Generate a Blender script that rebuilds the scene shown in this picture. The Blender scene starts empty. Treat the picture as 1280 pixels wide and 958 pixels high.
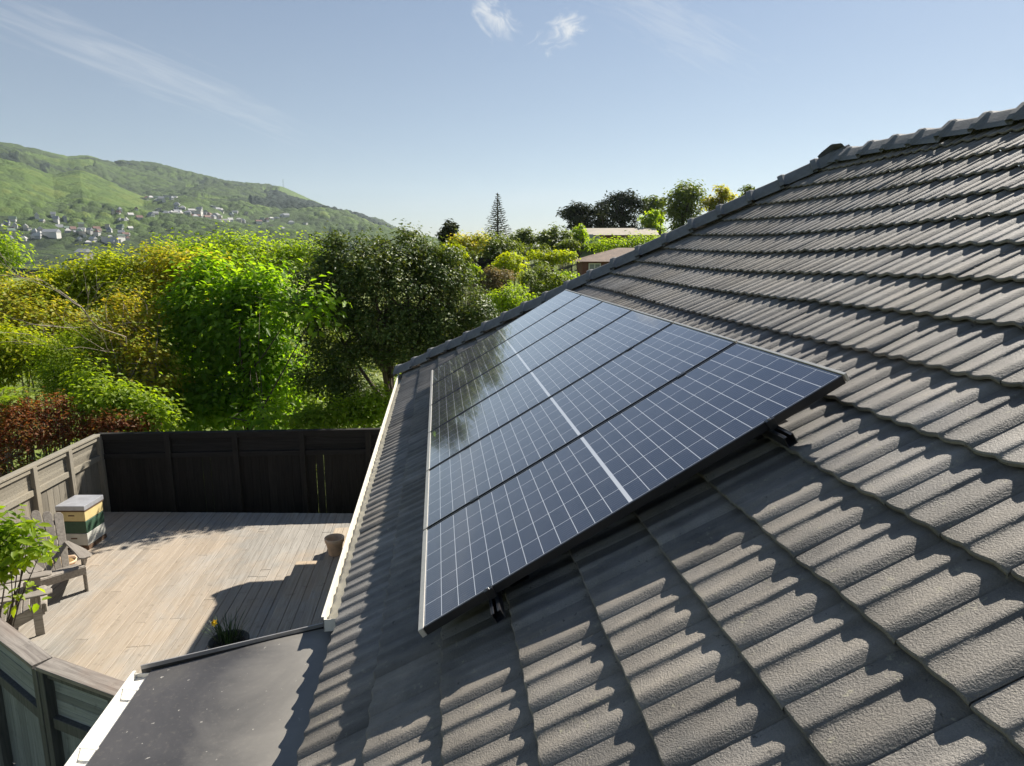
import bpy, bmesh, math, random
import numpy as np
from mathutils import Vector, Matrix

random.seed(7)
RNG = np.random.default_rng(11)
scene = bpy.context.scene
COL = scene.collection
R = math.radians

# ------------------------------------------------------------------ camera numbers
F, PSI, PHI = 846.27, 0.108, 0.193
CAM = np.array([0.113, -2.623, 1.572])
PITCH = 0.5341                                     # roof pitch (30.6 degrees)
fwd = np.array([math.sin(PSI)*math.cos(PHI), math.cos(PSI)*math.cos(PHI), -math.sin(PHI)])
rgt = np.array([math.cos(PSI), -math.sin(PSI), 0.0])
upv = np.cross(rgt, fwd)
def ray(x, y): return fwd + rgt*(x-640)/F - upv*(y-479)/F
def at(x, y, Y):                                   # point seen at (x, y) at world depth Y
    d = ray(x, y); return CAM + d*((Y-CAM[1])/d[1])
def atz(x, y, z):
    d = ray(x, y); return CAM + d*((z-CAM[2])/d[2])
def atr(x, y, rr):                                 # at horizontal distance rr
    d = ray(x, y); return CAM + d*(rr/math.hypot(d[0], d[1]))

SUN_AZ, SUN_EL = 48.0, 40.0
DECK = -3.2

# ------------------------------------------------------------------ object helpers
def tag(o, label=None, cat=None, group=None, kind=None):
    if label: o['label'] = label
    if cat: o['category'] = cat
    if group: o['group'] = group
    if kind: o['kind'] = kind
    return o
def thing(name, label, cat, loc=(0, 0, 0), rot=(0, 0, 0), group=None):
    o = bpy.data.objects.new(name, None); COL.objects.link(o)
    o.location = loc; o.rotation_euler = rot; o.empty_display_size = 0.2
    return tag(o, label, cat, group)
def link_mesh(name, me, mat, parent=None, smooth=False, world=True):
    o = bpy.data.objects.new(name, me); COL.objects.link(o)
    mats = mat if isinstance(mat, (list, tuple)) else [mat]
    for m in mats: me.materials.append(m)
    if smooth: me.polygons.foreach_set('use_smooth', np.ones(len(me.polygons), dtype=bool))
    if parent is not None:
        o.parent = parent
        if world:                                  # vertices were given in world space
            o.matrix_parent_inverse = parent_matrix(parent).inverted()
    return o
def parent_matrix(p):
    m = Matrix.LocRotScale(p.location, p.rotation_euler, p.scale)
    q = p
    while q.parent is not None:
        q2 = q.parent
        m = Matrix.LocRotScale(q2.location, q2.rotation_euler, q2.scale) @ q.matrix_parent_inverse @ m
        q = q2
    return m
def np_mesh(name, verts, faces, mat, parent=None, smooth=False, world=True, attrs=None, matidx=None):
    verts = np.asarray(verts, dtype=np.float32); faces = np.asarray(faces, dtype=np.int32)
    me = bpy.data.meshes.new(name)
    nv, nf, k = len(verts), len(faces), faces.shape[1]
    me.vertices.add(nv); me.vertices.foreach_set('co', verts.ravel())
    me.loops.add(nf*k); me.loops.foreach_set('vertex_index', faces.ravel())
    me.polygons.add(nf)
    me.polygons.foreach_set('loop_start', np.arange(0, nf*k, k, dtype=np.int32))
    me.update(calc_edges=True)
    if attrs:
        for an, av in attrs.items():
            a = me.attributes.new(an, 'FLOAT', 'POINT'); a.data.foreach_set('value', np.asarray(av, dtype=np.float32))
    o = link_mesh(name, me, mat, parent, smooth, world)
    if matidx is not None: me.polygons.foreach_set('material_index', np.asarray(matidx, dtype=np.int32))
    return o
def copy_tree(o, parent=None):
    c = o.copy(); COL.objects.link(c)
    if parent is not None:
        c.parent = parent; c.matrix_parent_inverse = o.matrix_parent_inverse.copy()
    for ch in list(o.children): copy_tree(ch, c)
    return c

class MB:
    """collects boxes, bars, tubes, lathes; build() links them as ONE mesh"""
    def __init__(s): s.v = []; s.f = []
    def add(s, vs, fs):
        b = len(s.v); s.v += [tuple(map(float, p)) for p in vs]; s.f += [tuple(i+b for i in f) for f in fs]; return s
    def box(s, c, size, axes=None):
        c = np.asarray(c, float); h = np.asarray(size, float)/2
        ax = np.eye(3) if axes is None else np.asarray(axes, float)
        vs = [c + ax[0]*h[0]*a + ax[1]*h[1]*b + ax[2]*h[2]*d for a in (-1, 1) for b in (-1, 1) for d in (-1, 1)]
        return s.add(vs, [(0,1,3,2),(4,6,7,5),(0,4,5,1),(2,3,7,6),(0,2,6,4),(1,5,7,3)])
    def bar(s, p, q, w, t, up=(0, 0, 1)):
        p = np.asarray(p, float); q = np.asarray(q, float); d = q-p; L = np.linalg.norm(d); d = d/L
        side = np.cross(d, np.asarray(up, float)); n = np.linalg.norm(side)
        side = side/n if n > 1e-6 else np.array([1., 0, 0])
        u2 = np.cross(side, d)
        return s.box((p+q)/2, (L, w, t), (d, side, u2))
    def prism(s, poly, vec):
        n = len(poly); vec = np.asarray(vec, float); a = [np.asarray(p, float) for p in poly]
        vs = a + [p+vec for p in a]
        fs = [tuple(range(n))[::-1], tuple(range(n, 2*n))] + [(i, (i+1) % n, n+(i+1) % n, n+i) for i in range(n)]
        return s.add(vs, fs)
    def tube(s, pts, rad, n=7, cap=True):
        pts = [np.asarray(p, float) for p in pts]; b = len(s.v)
        prev = None
        for i, p in enumerate(pts):
            t = pts[min(i+1, len(pts)-1)] - pts[max(i-1, 0)]; t = t/(np.linalg.norm(t)+1e-9)
            ref = np.array([0, 0, 1.]) if abs(t[2]) < .9 else np.array([1., 0, 0])
            if prev is not None: ref = prev
            a = ref - t*np.dot(ref, t); a /= np.linalg.norm(a)+1e-9; c = np.cross(t, a); prev = a
            r = rad[i] if hasattr(rad, '__len__') else rad
            for k in range(n):
                th = 2*math.pi*k/n; s.v.append(tuple(p + (a*math.cos(th)+c*math.sin(th))*r))
        for i in range(len(pts)-1):
            for k in range(n):
                s.f.append((b+i*n+k, b+i*n+(k+1) % n, b+(i+1)*n+(k+1) % n, b+(i+1)*n+k))
        if cap:
            s.f.append(tuple(b+k for k in range(n))[::-1]); e = b+(len(pts)-1)*n; s.f.append(tuple(e+k for k in range(n)))
        return s
    def lathe(s, c, prof, n=28):
        c = np.asarray(c, float); b = len(s.v)
        for (r, z) in prof:
            for k in range(n):
                th = 2*math.pi*k/n; s.v.append(tuple(c + np.array([r*math.cos(th), r*math.sin(th), z])))
        for i in range(len(prof)-1):
            for k in range(n):
                s.f.append((b+i*n+k, b+i*n+(k+1) % n, b+(i+1)*n+(k+1) % n, b+(i+1)*n+k))
        s.f.append(tuple(b+k for k in range(n))[::-1]); e = b+(len(prof)-1)*n; s.f.append(tuple(e+k for k in range(n)))
        return s
    def build(s, name, mat, parent=None, bevel=0.0, smooth=False, world=True, seg=1):
        me = bpy.data.meshes.new(name); me.from_pydata(s.v, [], s.f)
        bm = bmesh.new(); bm.from_mesh(me)
        bmesh.ops.recalc_face_normals(bm, faces=bm.faces)
        if bevel > 0:
            es = [e for e in bm.edges if len(e.link_faces) == 2 and e.calc_face_angle(0) > R(25)]
            bmesh.ops.bevel(bm, geom=es, offset=bevel, segments=seg, profile=.6, affect='EDGES', clamp_overlap=True)
        bm.to_mesh(me); bm.free()
        return link_mesh(name, me, mat, parent, smooth, world)

# ------------------------------------------------------------------ node helpers
class NT:
    def __init__(s, tree): s.t = tree; s.n = tree.nodes; s.l = tree.links
    def node(s, ty, **kw):
        n = s.n.new(ty)
        for k, v in kw.items(): setattr(n, k, v)
        return n
    def link(s, a, b): s.l.new(a, b)
    def val(s, sock, v):
        if hasattr(v, 'is_output') or isinstance(v, bpy.types.NodeSocket): s.l.new(v, sock)
        else: sock.default_value = v
    def math(s, op, a, b=None, c=None, clamp=False):
        n = s.n.new('ShaderNodeMath'); n.operation = op; n.use_clamp = clamp
        s.val(n.inputs[0], a)
        if b is not None: s.val(n.inputs[1], b)
        if c is not None: s.val(n.inputs[2], c)
        return n.outputs[0]
    def vmath(s, op, a, b=None):
        n = s.n.new('ShaderNodeVectorMath'); n.operation = op
        s.val(n.inputs[0], a)
        if b is not None: s.val(n.inputs[1], b)
        return n.outputs['Value'] if op in ('DOT_PRODUCT', 'LENGTH', 'DISTANCE') else n.outputs[0]
    def noise(s, vec, scale, detail=4, rough=.55, dist=0.0):
        n = s.n.new('ShaderNodeTexNoise'); n.inputs['Scale'].default_value = scale
        n.inputs['Detail'].default_value = detail; n.inputs['Roughness'].default_value = rough; n.inputs['Distortion'].default_value = dist
        if vec is not None: s.l.new(vec, n.inputs['Vector'])
        return n.outputs[0]
    def ramp(s, fac, stops, interp='LINEAR'):
        n = s.n.new('ShaderNodeValToRGB'); n.color_ramp.interpolation = interp
        e = n.color_ramp.elements
        while len(e) > 1: e.remove(e[-1])
        for i, (p, c) in enumerate(stops):
            if i == 0: e[0].position = p; el = e[0]
            else: el = e.new(p)
            c = (c, c, c) if not hasattr(c, '__len__') else c
            el.color = (c[0], c[1], c[2], 1)
        s.val(n.inputs[0], fac)
        return n.outputs[0]
    def mix(s, fac, a, b, blend='MIX'):
        n = s.n.new('ShaderNodeMix'); n.data_type = 'RGBA'; n.blend_type = blend
        s.val(n.inputs[0], fac)
        for k, v in ((6, a), (7, b)):
            if hasattr(v, '__len__') and not isinstance(v, bpy.types.NodeSocket): n.inputs[k].default_value = (v[0], v[1], v[2], 1)
            else: s.l.new(v, n.inputs[k])
        return n.outputs[2]
    def mapping(s, vec, scale=(1, 1, 1), rot=(0, 0, 0), loc=(0, 0, 0)):
        n = s.n.new('ShaderNodeMapping'); n.inputs['Scale'].default_value = scale
        n.inputs['Rotation'].default_value = rot; n.inputs['Location'].default_value = loc
        s.l.new(vec, n.inputs['Vector']); return n.outputs[0]
    def bump(s, h, strength, dist, nrm=None):
        n = s.n.new('ShaderNodeBump'); n.inputs['Strength'].default_value = strength; n.inputs['Distance'].default_value = dist
        s.l.new(h, n.inputs['Height'])
        if nrm is not None: s.l.new(nrm, n.inputs['Normal'])
        return n.outputs[0]
def new_mat(name):
    m = bpy.data.materials.new(name); m.use_nodes = True
    t = NT(m.node_tree); b = m.node_tree.nodes['Principled BSDF']
    return m, t, b
def coords(t, kind='Object'):
    return t.node('ShaderNodeTexCoord').outputs[kind]
def geo(t, out): return t.node('ShaderNodeNewGeometry').outputs[out]

def plain(name, col, rough=.6, var=.25, scale=6, bump=.15, bdist=.004, metallic=0, spec=.5, bscale=60):
    """a plain material with mottling, faint dirt and a fine bump"""
    m, t, b = new_mat(name); o = coords(t)
    n1 = t.noise(o, scale, 6, .6)
    c = t.ramp(n1, [(.25, [x*(1-var) for x in col]), (.55, col), (.8, [min(1, x*(1+var*.6)) for x in col])])
    t.link(c, b.inputs['Base Color']); b.inputs['Roughness'].default_value = rough
    b.inputs['Metallic'].default_value = metallic; b.inputs['Specular IOR Level'].default_value = spec
    if bump: t.link(t.bump(t.noise(o, bscale, 4, .6), bump, bdist), b.inputs['Normal'])
    return m
def wood(name, dark, light, warm, axis=1, gscale=1.0, warm_amt=.5, rough=.75, tone_amt=1.0):
    """weathered timber: grain stretched along one axis, each board its own tone"""
    m, t, b = new_mat(name); o = coords(t); rnd = geo(t, 'Random Per Island')
    cm = t.node('ShaderNodeCombineXYZ'); t.link(t.math('MULTIPLY', rnd, 37.), cm.inputs[0]); t.link(t.math('MULTIPLY', rnd, 91.), cm.inputs[2])
    v = t.vmath('ADD', o, cm.outputs[0])
    sc = [26*gscale]*3; sc[axis] = 1.4*gscale
    g = t.noise(t.mapping(v, sc), 1.6, 8, .65, .6)
    col = t.ramp(g, [(.28, dark), (.5, [(a+c)/2 for a, c in zip(dark, light)]), (.72, light)])
    big = t.noise(o, .55, 5, .6, .4)
    wm = t.ramp(big, [(.46, 0.0), (.62, 1.0)])
    col = t.mix(t.math('MULTIPLY', wm, warm_amt), col, t.mix(.65, col, warm))
    tone = t.ramp(rnd, [(0, 1-.28*tone_amt), (.5, 1.0), (1, 1+.18*tone_amt)])
    col = t.mix(1.0, col, tone, 'MULTIPLY')
    spots = t.ramp(t.noise(o, 9, 6, .7), [(.3, .55), (.42, 1.0)])
    col = t.mix(.6, col, t.mix(1.0, col, spots, 'MULTIPLY'))
    t.link(col, b.inputs['Base Color']); b.inputs['Roughness'].default_value = rough; b.inputs['Specular IOR Level'].default_value = .3
    t.link(t.bump(g, .35, .004), b.inputs['Normal'])
    return m
def leaf_mat(name, cols, transl=.35, rough=.42, spec=.5, tcol=None):
    m, t, b = new_mat(name); rnd = geo(t, 'Random Per Island')
    n = len(cols); st = [(i/(n-1), c) for i, c in enumerate(cols)]
    big = t.noise(coords(t), 1.3, 3, .6)
    fac = t.math('ADD', t.math('MULTIPLY', rnd, .75), t.math('MULTIPLY', t.math('SUBTRACT', big, .35), .75), clamp=True)
    c = t.ramp(fac, st)
    t.link(c, b.inputs['Base Color']); b.inputs['Roughness'].default_value = rough; b.inputs['Specular IOR Level'].default_value = spec
    tr = t.node('ShaderNodeBsdfTranslucent')
    tc = t.mix(1.0, c, tcol or (1.5, 1.6, .6), 'MULTIPLY'); t.link(tc, tr.inputs['Color'])
    mx = t.node('ShaderNodeMixShader'); mx.inputs[0].default_value = transl
    t.link(b.outputs[0], mx.inputs[1]); t.link(tr.outputs[0], mx.inputs[2])
    t.link(mx.outputs[0], t.n['Material Output'].inputs['Surface'])
    return m

# ------------------------------------------------------------------ materials
M = {}
def tile_material():
    m, t, b = new_mat('concrete_tile'); o = coords(t); rnd = geo(t, 'Random Per Island')
    grit = t.noise(o, 360, 2, .6); grit2 = t.ramp(t.noise(o, 150, 2, .7), [(.36, 0.), (.62, 1.)]); mott = t.noise(o, 5, 7, .65); big = t.noise(o, .8, 4, .6)
    col = t.ramp(mott, [(.3, (.132, .127, .121)), (.5, (.198, .189, .178)), (.72, (.262, .248, .230))])
    warm = t.mix(t.ramp(big, [(.42, 0.), (.62, .55)]), col, t.mix(1.0, col, (1.12, 1.0, .82), 'MULTIPLY'))
    tone = t.ramp(rnd, [(0, .74), (.5, 1.0), (1, 1.16)])
    col = t.mix(1.0, warm, tone, 'MULTIPLY')
    pits = t.ramp(t.noise(o, 46, 3, .55), [(.27, .18), (.33, 1.0)])
    col = t.mix(.75, col, t.mix(1.0, col, pits, 'MULTIPLY'))
    col = t.mix(.5, col, t.mix(1.0, col, t.ramp(grit, [(.3, .6), (.6, 1.1)]), 'MULTIPLY'))
    streak = t.ramp(t.noise(t.mapping(o, (1.1, 9, 1.1)), 1.4, 6, .7), [(.36, .76), (.56, 1.0)])
    col = t.mix(.8, col, t.mix(1.0, col, streak, 'MULTIPLY'))
    lich = t.ramp(t.noise(o, 21, 6, .75), [(.60, 0.), (.69, .75)])
    col = t.mix(lich, col, (.33, .31, .22))
    t.link(col, b.inputs['Base Color']); b.inputs['Roughness'].default_value = .70; b.inputs['Specular IOR Level'].default_value = .6
    h = t.math('ADD', t.math('MULTIPLY', grit, .55), t.math('MULTIPLY', grit2, 1.0))
    t.link(t.bump(h, 1., .0012), b.inputs['Normal'])
    return m
M['tile'] = tile_material()
M['cap'] = plain('cap_concrete', (.17, .175, .18), .8, .35, 7, .6, .006, bscale=90)
M['mortar'] = plain('mortar', (.11, .11, .11), .9)
M['white_paint'] = plain('white_paint', (.74, .72, .66), .45, .15, 9, .08)
M['cream_paint'] = plain('cream_paint', (.74, .71, .62), .5, .2, 12, .1)
M['brick'] = plain('house_wall', (.42, .38, .32), .8, .2)
M['black_alu'] = plain('black_alu', (.014, .014, .016), .32, .2, 20, .03, metallic=.0, spec=.55)
M['pale_alu'] = plain('pale_alu', (.62, .59, .53), .42, .12, 30, .03, metallic=.55)
M['steel'] = plain('steel_clip', (.45, .45, .46), .35, .2, 30, .03, metallic=.9)
M['dark_fence'] = wood('dark_fence', (.010, .009, .008), (.028, .025, .021), (.02, .014, .01), 2, 1, .3, .85)
M['dark_rail'] = wood('dark_rail', (.009, .0085, .008), (.023, .021, .019), (.02, .014, .01), 0, 1, .3, .85)
M['tan_fence'] = wood('tan_fence', (.15, .137, .11), (.29, .265, .215), (.30, .24, .15), 1, 1, .4)
M['tan_boards'] = wood('tan_boards', (.14, .128, .105), (.275, .25, .205), (.30, .24, .15), 2, 1, .4)
M['grey_boards'] = wood('grey_boards', (.12, .135, .14), (.26, .28, .285), (.2, .17, .13), 2, 1, .3)
M['grey_slats'] = wood('grey_slats', (.17, .19, .20), (.33, .35, .355), (.2, .17, .13), 0, 1, .25)
M['grey_posts'] = wood('grey_posts', (.05, .052, .052), (.12, .12, .115), (.12, .09, .06), 2, 1, .3)
M['cap_wood'] = wood('cap_wood', (.11, .095, .085), (.28, .255, .225), (.22, .13, .08), 0, 1, .7)
M['deck'] = wood('deck_wood', (.21, .195, .172), (.385, .362, .326), (.44, .315, .19), 1, .8, .55, .7, tone_amt=.5)
M['step'] = wood('step_wood', (.24, .20, .16), (.44, .39, .32), (.42, .30, .18), 1, .8, .6, .7)
M['chair'] = wood('chair_wood', (.17, .15, .13), (.36, .325, .28), (.3, .24, .18), 0, .8, .4)
M['terracotta'] = plain('terracotta', (.76, .53, .35), .8, .25, 10)
M['terracotta_in'] = plain('terracotta_in', (.60, .38, .17), .85, .25, 10)
M['black_pot'] = plain('black_pot', (.012, .012, .012), .5, .2)
M['soil'] = plain('soil', (.035, .025, .018), .95, .4, 30, .8, .02)
M['seedling'] = plain('dry_mulch', (.30, .19, .07), .9, .6, 40, .9, .02)
M['hive_lid'] = plain('hive_lid', (.42, .43, .46), .4, .3, 7, .06, metallic=.3)
M['hive_yellow'] = plain('hive_yellow', (.62, .50, .23), .6, .2, 6, .15)
M['hive_green'] = plain('hive_green', (.035, .085, .05), .6, .25, 6, .15)
M['hive_white'] = plain('hive_white', (.52, .52, .47), .65, .2, 6, .2)
M['hive_rim'] = plain('hive_rim', (.12, .07, .04), .8, .3)
M['bark'] = plain('bark', (.075, .055, .04), .9, .4, 9, .8, .02)
M['pale_bark'] = plain('pale_bark', (.30, .25, .20), .85, .3, 9, .6, .01)
M['yellow_petal'] = plain('yellow_petal', (.80, .56, .02), .5, .2, 20, .05)
M['stalk'] = leaf_mat('stalk', [(.03, .06, .02), (.05, .09, .03)], .2)

def membrane_material():
    m, t, b = new_mat('roof_membrane'); o = coords(t)
    a = t.noise(o, 1.6, 6, .65, .5); f = t.noise(o, 40, 5, .7); s = t.noise(o, 34, 2, .5)
    col = t.ramp(a, [(.3, (.040, .040, .043)), (.55, (.062, .060, .062)), (.75, (.092, .088, .083))])
    col = t.mix(t.ramp(f, [(.55, 0.), (.8, .35)]), col, (.22, .20, .17))
    spk = t.ramp(s, [(.725, 0.), (.75, 1.)])
    col = t.mix(t.math('MULTIPLY', spk, .7), col, (.42, .40, .36))
    # pale dust washed down from the tiles, thickest next to them
    sx = t.node('ShaderNodeSeparateXYZ'); t.link(o, sx.inputs[0])
    dust = t.math('MULTIPLY', t.ramp(t.math('ADD', sx.outputs[0], t.math('MULTIPLY', a, .28)), [(-.0, 0.), (.0, 0.)]), 1.)
    edge = t.node('ShaderNodeMapRange'); edge.inputs[1].default_value = -1.12; edge.inputs[2].default_value = -.5
    t.link(t.math('ADD', sx.outputs[0], t.math('MULTIPLY', t.math('SUBTRACT', a, .5), .7)), edge.inputs[0])
    col = t.mix(t.math('MULTIPLY', edge.outputs[0], .75), col, (.27, .255, .225))
    t.link(col, b.inputs['Base Color']); b.inputs['Roughness'].default_value = .55; b.inputs['Specular IOR Level'].default_value = .4
    t.link(t.bump(t.noise(o, 9, 5, .6), .12, .01), b.inputs['Normal'])
    return m
M['membrane'] = membrane_material()

PW, PL, PGAP = 1.04, 2.10, .02
def cell_material():
    m, t, b = new_mat('solar_cells'); o = coords(t)
    sx = t.node('ShaderNodeSeparateXYZ'); t.link(o, sx.inputs[0]); X, Y = sx.outputs[0], sx.outputs[1]
    def lines(v, off, p, w):                       # 1 on a line
        fr = t.math('FRACT', t.math('DIVIDE', t.math('SUBTRACT', v, off), p))
        d = t.math('MULTIPLY', t.math('ABSOLUTE', t.math('SUBTRACT', fr, .5)), p)     # p/2 at the line
        return t.math('GREATER_THAN', d, p/2-w/2)
    py = (PW-.036)/6
    ly = lines(Y, .018, py, .0031)
    half = (PL/2-.030-.008)/12
    Xm = t.math('SUBTRACT', t.math('ABSOLUTE', t.math('SUBTRACT', X, PL/2)), .008)     # distance from the middle gap
    lx = lines(Xm, 0., half, .0031)
    mid = t.math('LESS_THAN', Xm, 0.)
    edge = t.math('GREATER_THAN', Xm, half*12)
    edgey = t.math('MAXIMUM', t.math('LESS_THAN', Y, .018), t.math('GREATER_THAN', Y, PW-.018))
    line = t.math('MAXIMUM', t.math('MAXIMUM', lx, ly), mid)
    bus = t.math('MULTIPLY', lines(Y, .018, py/9, .0012), .22)
    # each cell a very slightly different blue
    ci = t.node('ShaderNodeCombineXYZ'); t.link(t.math('FLOOR', t.math('DIVIDE', X, half)), ci.inputs[0]); t.link(t.math('FLOOR', t.math('DIVIDE', t.math('SUBTRACT', Y, .018), py)), ci.inputs[1])
    wn = t.node('ShaderNodeTexWhiteNoise'); t.link(ci.outputs[0], wn.inputs['Vector'])
    cell = t.ramp(wn.outputs[0], [(0, (.013, .017, .034)), (1, (.020, .024, .046))])
    col = t.mix(bus, cell, (.5, .5, .55))
    col = t.mix(line, col, (.66, .68, .72))
    col = t.mix(t.math('MAXIMUM', edge, edgey), col, (.012, .013, .018))
    dust = t.ramp(t.noise(o, 3.5, 6, .7), [(.45, 0.), (.8, .05)])
    col = t.mix(dust, col, (.45, .42, .38))
    t.link(col, b.inputs['Base Color'])
    r = t.ramp(t.noise(o, 2.2, 5, .6), [(.3, .05), (.75, .13)])
    t.link(r, b.inputs['Roughness']); b.inputs['IOR'].default_value = 1.5; b.inputs['Specular IOR Level'].default_value = .5
    b.inputs['Coat Weight'].default_value = 1.; b.inputs['Coat IOR'].default_value = 1.5; b.inputs['Coat Roughness'].default_value = .04
    b.inputs['Sheen Weight'].default_value = .07; b.inputs['Sheen Roughness'].default_value = .25; b.inputs['Sheen Tint'].default_value = (.85, .93, 1, 1)
    t.link(t.bump(t.noise(o, 1.8, 2, .5), .02, .02), b.inputs['Normal'])
    return m
M['cells'] = cell_material()

# ------------------------------------------------------------------ roof
HN = .130                                          # tile nose tops lie this far below the panel faces
sdir = np.array([math.cos(PITCH), 0, math.sin(PITCH)]); ydir = np.array([0, 1., 0]); ndir = np.array([-math.sin(PITCH), 0, math.cos(PITCH)])
S_EAVE, GAUGE, NCOURSE = -.655, .3405, 18
S_RIDGE = S_EAVE + GAUGE*NCOURSE - .07
HB = np.array([-.57, 8.88]); HA = np.array([S_RIDGE*sdir[0]+HN*math.sin(PITCH), 5.05])   # hip foot and apex in plan
XR = HA[0]; ZR = S_RIDGE*sdir[2]-HN*math.cos(PITCH); ZE = S_EAVE*sdir[2]-HN*math.cos(PITCH)
Y_NEAR = -5.2
PROF_U = np.array([0, .04, .10, .20, .28, .335, .365, .39, .415, .44, .48, .56, .64, .71, .77, .81, .845, .875, .90, .925, .95, .97, .985, 1.0])
PROF_Z = np.array([.0015, .000, .0005, .0045, .0110, .0155, .0160, .0140, .0085, .0035, .0015, .0030, .0075, .0130, .0176, .0196, .0212, .0190, .0160, .0122, .0080, .0045, .0018, -.0030])*.84
def sag(s, y):
    g = lambda a, c, w: np.exp(-((a-c)/w)**2)
    return -.075*g(s, 3.7, 1.3)*g(y, 3.6, 2.2) + .045*g(s, 2.0, .8)*g(y, 4.8, 1.6) - .02*g(s, 1.0, .8)*g(y, 1.0, 1.5)
def tile_field(org, sd, yd, nd, ncourse, s0, y0, y1, rng, hi=True, usesag=True, tile_w=.25):
    u = PROF_U if hi else PROF_U[[0, 3, 6, 9, 13, 16, 20, 23]]
    z = PROF_Z if hi else PROF_Z[[0, 3, 6, 9, 13, 16, 20, 23]]
    nu = len(u); allv = []; allf = []; base = 0
    THK = .032
    for k in range(ncourse):
        sn = s0 + k*GAUGE; nt = int(math.ceil((y1-y0)/tile_w))
        off = 0.0
        for i in range(nt):
            ya = y1 - off - i*tile_w                # far edge; u grows towards -y
            js, jn, jr = rng.normal(0, .0022), rng.normal(0, .0012), rng.normal(0, .0022)
            tl = rng.normal(0, .0018)
            yy = ya - u*(tile_w-.0022)
            rows = []
            # underside of nose, nose bottom edge, nose top, a little back, middle, head
            for (ds, dn) in ((.120, -.024), (.004, -.0195), (-.001, -.0175), (-.0015, -.006), (.0035, -.0008), (.010, .0), (GAUGE*.5, -.0), (GAUGE+.055, 0)):
                st = sn + ds + js + jr*(u-.5)*2
                frac = np.clip(ds/GAUGE, 0, 1.2)
                nn = -THK*frac + dn + z - .012 + jn + tl*(u-.5)*2 * (1-frac)
                if usesag: nn = nn + sag(st, yy)
                rows.append(org + st[:, None]*sd + yy[:, None]*yd + nn[:, None]*nd)
            V = np.concatenate(rows); nr = len(rows)
            allv.append(V)
            a = np.arange(nu-1)
            for r_ in range(nr-1):
                f = np.stack([r_*nu+a, r_*nu+a+1, (r_+1)*nu+a+1, (r_+1)*nu+a], 1) + base
                allf.append(f)
            base += len(V)
    return np.concatenate(allv), np.concatenate(allf)

house = thing('tiled_house', 'house under a large hipped roof of weathered grey concrete tiles, in the foreground', 'house', (XR, 0, DECK-.35))
def clip_obj(o, co, no):                           # remove what lies on the +no side (vertices in world space)
    bm = bmesh.new(); bm.from_mesh(o.data)
    bmesh.ops.bisect_plane(bm, geom=bm.verts[:]+bm.edges[:]+bm.faces[:], dist=1e-5, plane_co=co, plane_no=no, clear_outer=True)
    bm.to_mesh(o.data); bm.free()
org1 = -ndir*HN
V, Fc = tile_field(org1, sdir, ydir, ndir, NCOURSE, S_EAVE, Y_NEAR, 9.1, np.random.default_rng(3))
roof = np_mesh('roof_tiles', V, Fc, M['tile'], house, smooth=True)
hipd = np.array([HA[0]-HB[0], HA[1]-HB[1]]); hipn = np.array([-hipd[1], hipd[0]])
if hipn[1] < 0: hipn = -hipn
clip_obj(roof, (HB[0], HB[1], 0), (hipn[0], hipn[1], 0))
clip_obj(roof, (XR-.02, 0, 0), (1, 0, 0))
try:
    roof.data.set_sharp_from_angle(angle=R(38))
except Exception as e: print('sharp', e)
# the far hip end and the back slope
ZH = ZE; run = HB[1]-HA[1]; rise = ZR-ZH; pl = math.hypot(run, rise)
sd2 = np.array([0, -run/pl, rise/pl]); nd2 = np.array([0, rise/pl, run/pl]); yd2 = np.array([1., 0, 0])
n2 = int(round(pl/GAUGE))
V, Fc = tile_field(np.array([HB[0], HB[1], ZH]), sd2, yd2, nd2, n2+1, 0, -.1, 2*(XR-HB[0])+.1, np.random.default_rng(5), False, False)
hipface = np_mesh('roof_tiles', V, Fc, M['tile'], house, smooth=True)
clip_obj(hipface, (HB[0], HB[1], 0), (-hipn[0], -hipn[1], 0))
clip_obj(hipface, (2*XR-HB[0], HB[1], 0), (hipn[0], -hipn[1], 0))
V, Fc = tile_field(org1, sdir, ydir, ndir, NCOURSE, S_EAVE, Y_NEAR, 9.3, np.random.default_rng(6), False, False)
V[:, 0] = 2*XR - V[:, 0]
back = np_mesh('roof_tiles', V, Fc[:, ::-1], M['tile'], house, smooth=True)
clip_obj(back, (2*XR-HB[0], HB[1], 0), (-hipn[0], hipn[1], 0))
clip_obj(back, (XR+.02, 0, 0), (-1, 0, 0))
# ridge and hip caps: angular, with a raised collar at one end
def cap_mesh(name, L):
    sec = [(-.185, -.115), (-.155, -.070), (-.070, .016), (-.050, .026), (.050, .026), (.070, .016), (.155, -.070), (.185, -.115)]
    mb = MB(); st = [(0, .012), (.006, .022), (.06, .020), (.092, .002), (L, -.012)]
    vs = []
    for (x, d) in st:
        for (a, z) in sec:
            k = 1 + d*3
            vs.append((x, a*k, z + d))
    n = len(sec); fs = []
    for i in range(len(st)-1):
        for j in range(n-1): fs.append((i*n+j, i*n+j+1, (i+1)*n+j+1, (i+1)*n+j))
    # close the collar end with a thickness
    vs += [(0.012, a*.93, z-.02) for (a, z) in sec]; b = len(st)*n
    for j in range(n-1): fs.append((j+1, j, b+j, b+j+1))
    mb.add(vs, fs); me = bpy.data.meshes.new(name); me.from_pydata(mb.v, [], mb.f); me.materials.append(M['cap'])
    return me
cap_me = cap_mesh('ridge_cap', .43)
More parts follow.
